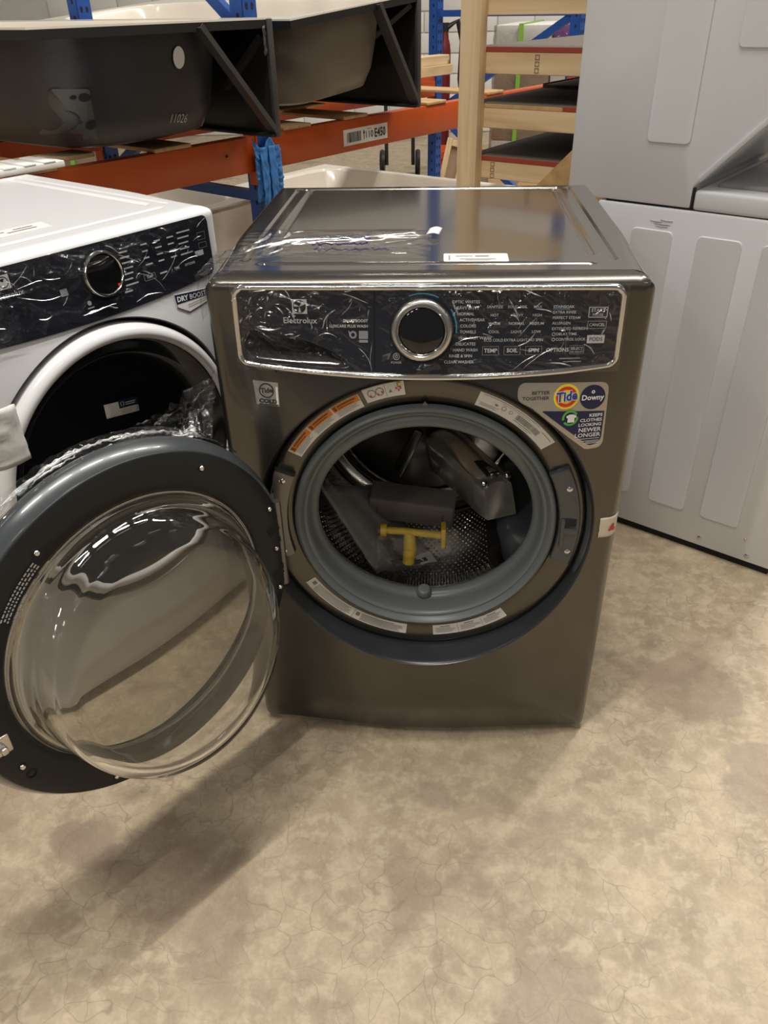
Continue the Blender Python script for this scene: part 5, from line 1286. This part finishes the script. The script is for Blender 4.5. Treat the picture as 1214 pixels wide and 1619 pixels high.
# ------------------------------------------------------------------ far background
def pallet_load(label, loc, rz, sx, sy, h, seed):
    t = thing('wrapped_pallet', label, 'pallet', loc, rz, 'stretch-wrapped pallets at the back'); r_ = random.Random(seed)
    for k in range(3): G().box(-sx/2, sx/2, -sy/2+k*(sy-0.1)/2, -sy/2+0.1+k*(sy-0.1)/2, 0, 0.1).build('pallet_bearer', wood, t, smooth=False)
    for k in range(6): G().box(-sx/2+k*(sx-0.12)/5, -sx/2+0.12+k*(sx-0.12)/5, -sy/2, sy/2, 0.1, 0.125).build('pallet_board', wood_y, t, smooth=False)
    nx, nz = 3, 4
    for i in range(nx):
        for j in range(nz):
            m_ = r_.choice((cardboard, paper, paper, foam, cardboard, cardboard)) if (i, j) != (1, 3) else purple_box
            G().box(-sx/2+sx*i/nx+0.006, -sx/2+sx*(i+1)/nx-0.006, -sy/2+0.02, sy/2-0.02, 0.126+h*j/nz, 0.126+h*(j+1)/nz-0.004).build('carton', m_, t, bevel=0.006)
    def wr(u, v):
        P = [(-1, -1), (1, -1), (1, 1), (-1, 1), (-1, -1)]; q = u*4; i = min(3, int(q)); f = q-i
        x = (P[i][0]*(1-f)+P[i+1][0]*f)*(sx/2+0.008); y = (P[i][1]*(1-f)+P[i+1][1]*f)*(sy/2+0.0)
        n_ = 0.010*noise.noise(Vector((u*30, v*18+u*9, seed)))
        return (x+n_, y+n_, 0.06+(h+0.06)*v)
    G().grid(96, 24, wr).build('stretch_wrap', wrap, t, ang=85)
    for x in (-sx*0.36, sx*0.36): G().box(x, x+0.03, -sy/2-0.012, sy/2+0.012, 0.12, h+0.13).build('strap', green_strap, t, smooth=False)
    return t
pallet_load('stretch-wrapped pallet of mixed cartons seen between the crate slats', (1.12, 5.9, 0), -0.25, 1.25, 1.0, 1.02, 3)
pallet_load('stretch-wrapped pallet of cartons far left above the black tub rim', (-3.3, 5.4, 0), 0.2, 1.3, 1.0, 1.12, 8)
ex = thing('gas_cylinder', 'dark red gas cylinder with black hose by the white block wall', 'cylinder', (0.03, 6.3, 0))
G().lathe([(0.0005, 0), (0.045, 0.0), (0.048, 0.02), (0.048, 0.95), (0.042, 1.0), (0.03, 1.04), (0.025, 1.10), (0.0005, 1.10)], 24, Matrix.Rotation(PI/2, 4, 'X')).build('bottle', maroon, ex)
G().tube([(0.02, 0, 1.12), (0.10, 0, 1.16), (0.14, 0, 1.02), (0.13, 0, 0.75), (0.15, 0, 0.60)], 0.022, 10).build('hose', blackm, ex)
G().cyl((0, 0, 1.09), (0, 0, 1.15), 0.03, n=14).build('valve', blackm, ex)
ct = thing('hand_cart', 'black tubular hand cart beside the far blue post', 'cart', (-0.33, 6.25, 0))
for x in (-0.13, 0.10): G().tube([(x, 0, 0.10), (x, 0, 1.14)], 0.016, 8).build('upright_tube', blackm, ct)
for z in (0.35, 0.80, 1.10): G().tube([(-0.13, 0, z), (0.10, 0, z)], 0.014, 8).build('cross_tube', blackm, ct)
G().tube([(-0.13, 0, 0.80), (0.10, 0, 1.05)], 0.010, 8).build('diagonal_tube', blackm, ct)
for x in (-0.17, 0.14): G().lathe([(0.03, -0.02), (0.10, -0.02), (0.11, 0), (0.10, 0.02), (0.03, 0.02)], 20, T((x, 0.05, 0.11), PI/2)).build('wheel', blackm, ct)
G().box(-0.16, 0.13, -0.16, 0.0, 0.01, 0.03).build('toe_plate', blackm, ct)
wr2 = thing('wire_stand', 'black wire stand against the white block wall', 'stand', (0.28, 6.6, 0))
for x in (-0.06, 0.06): G().tube([(x, 0, 0), (x, 0, 0.96)], 0.012, 8).build('upright_wire', blackm, wr2)
for z in (0.40, 0.80, 0.95): G().tube([(-0.06, 0, z), (0.06, 0, z)], 0.010, 8).build('cross_wire', blackm, wr2)
oc = G()
oc.loops([rp for rp in [[(x, y, z) for x, y in rpoly([(-a, -a*0.8), (a, -a*0.8), (a, a*0.8), (-a, a*0.8)], 0.04)] for a, z in ((0.15, 0.0), (0.18, 0.30), (0.20, 0.31), (0.20, 0.36), (0.18, 0.36), (0.14, 0.03))]], cap0=True, cap1=True)
oc = oc.build('storage_bin', orange_pl, ang=50, loc=(0.13, 5.35, 0)); tag(oc, 'orange-red plastic bin on the floor beyond the tubs', 'bin')
lw_ = thing('wood_frame_panel', 'pine frame panel leaning beside the orange bin', 'panel', (0.02, 5.05, 0), -0.2)
for x0, x1, z0, z1 in ((-0.06, -0.02, 0.0, 0.47), (0.06, 0.10, 0.0, 0.47), (-0.019, 0.059, 0.42, 0.46), (-0.019, 0.059, 0.0, 0.04)):
    G().box(x0, x1, -0.02, 0.02, z0, z1, Matrix.Rotation(-0.22, 4, 'X') @ Matrix.Rotation(0.18, 4, 'Y')).build('frame_board', wood_z, lw_, bevel=0.003, smooth=False)
G().box(-0.02, 0.06, 0.012, 0.018, 0.03, 0.43, Matrix.Rotation(-0.22, 4, 'X') @ Matrix.Rotation(0.18, 4, 'Y')).build('panel_board', cardboard, lw_, smooth=False)
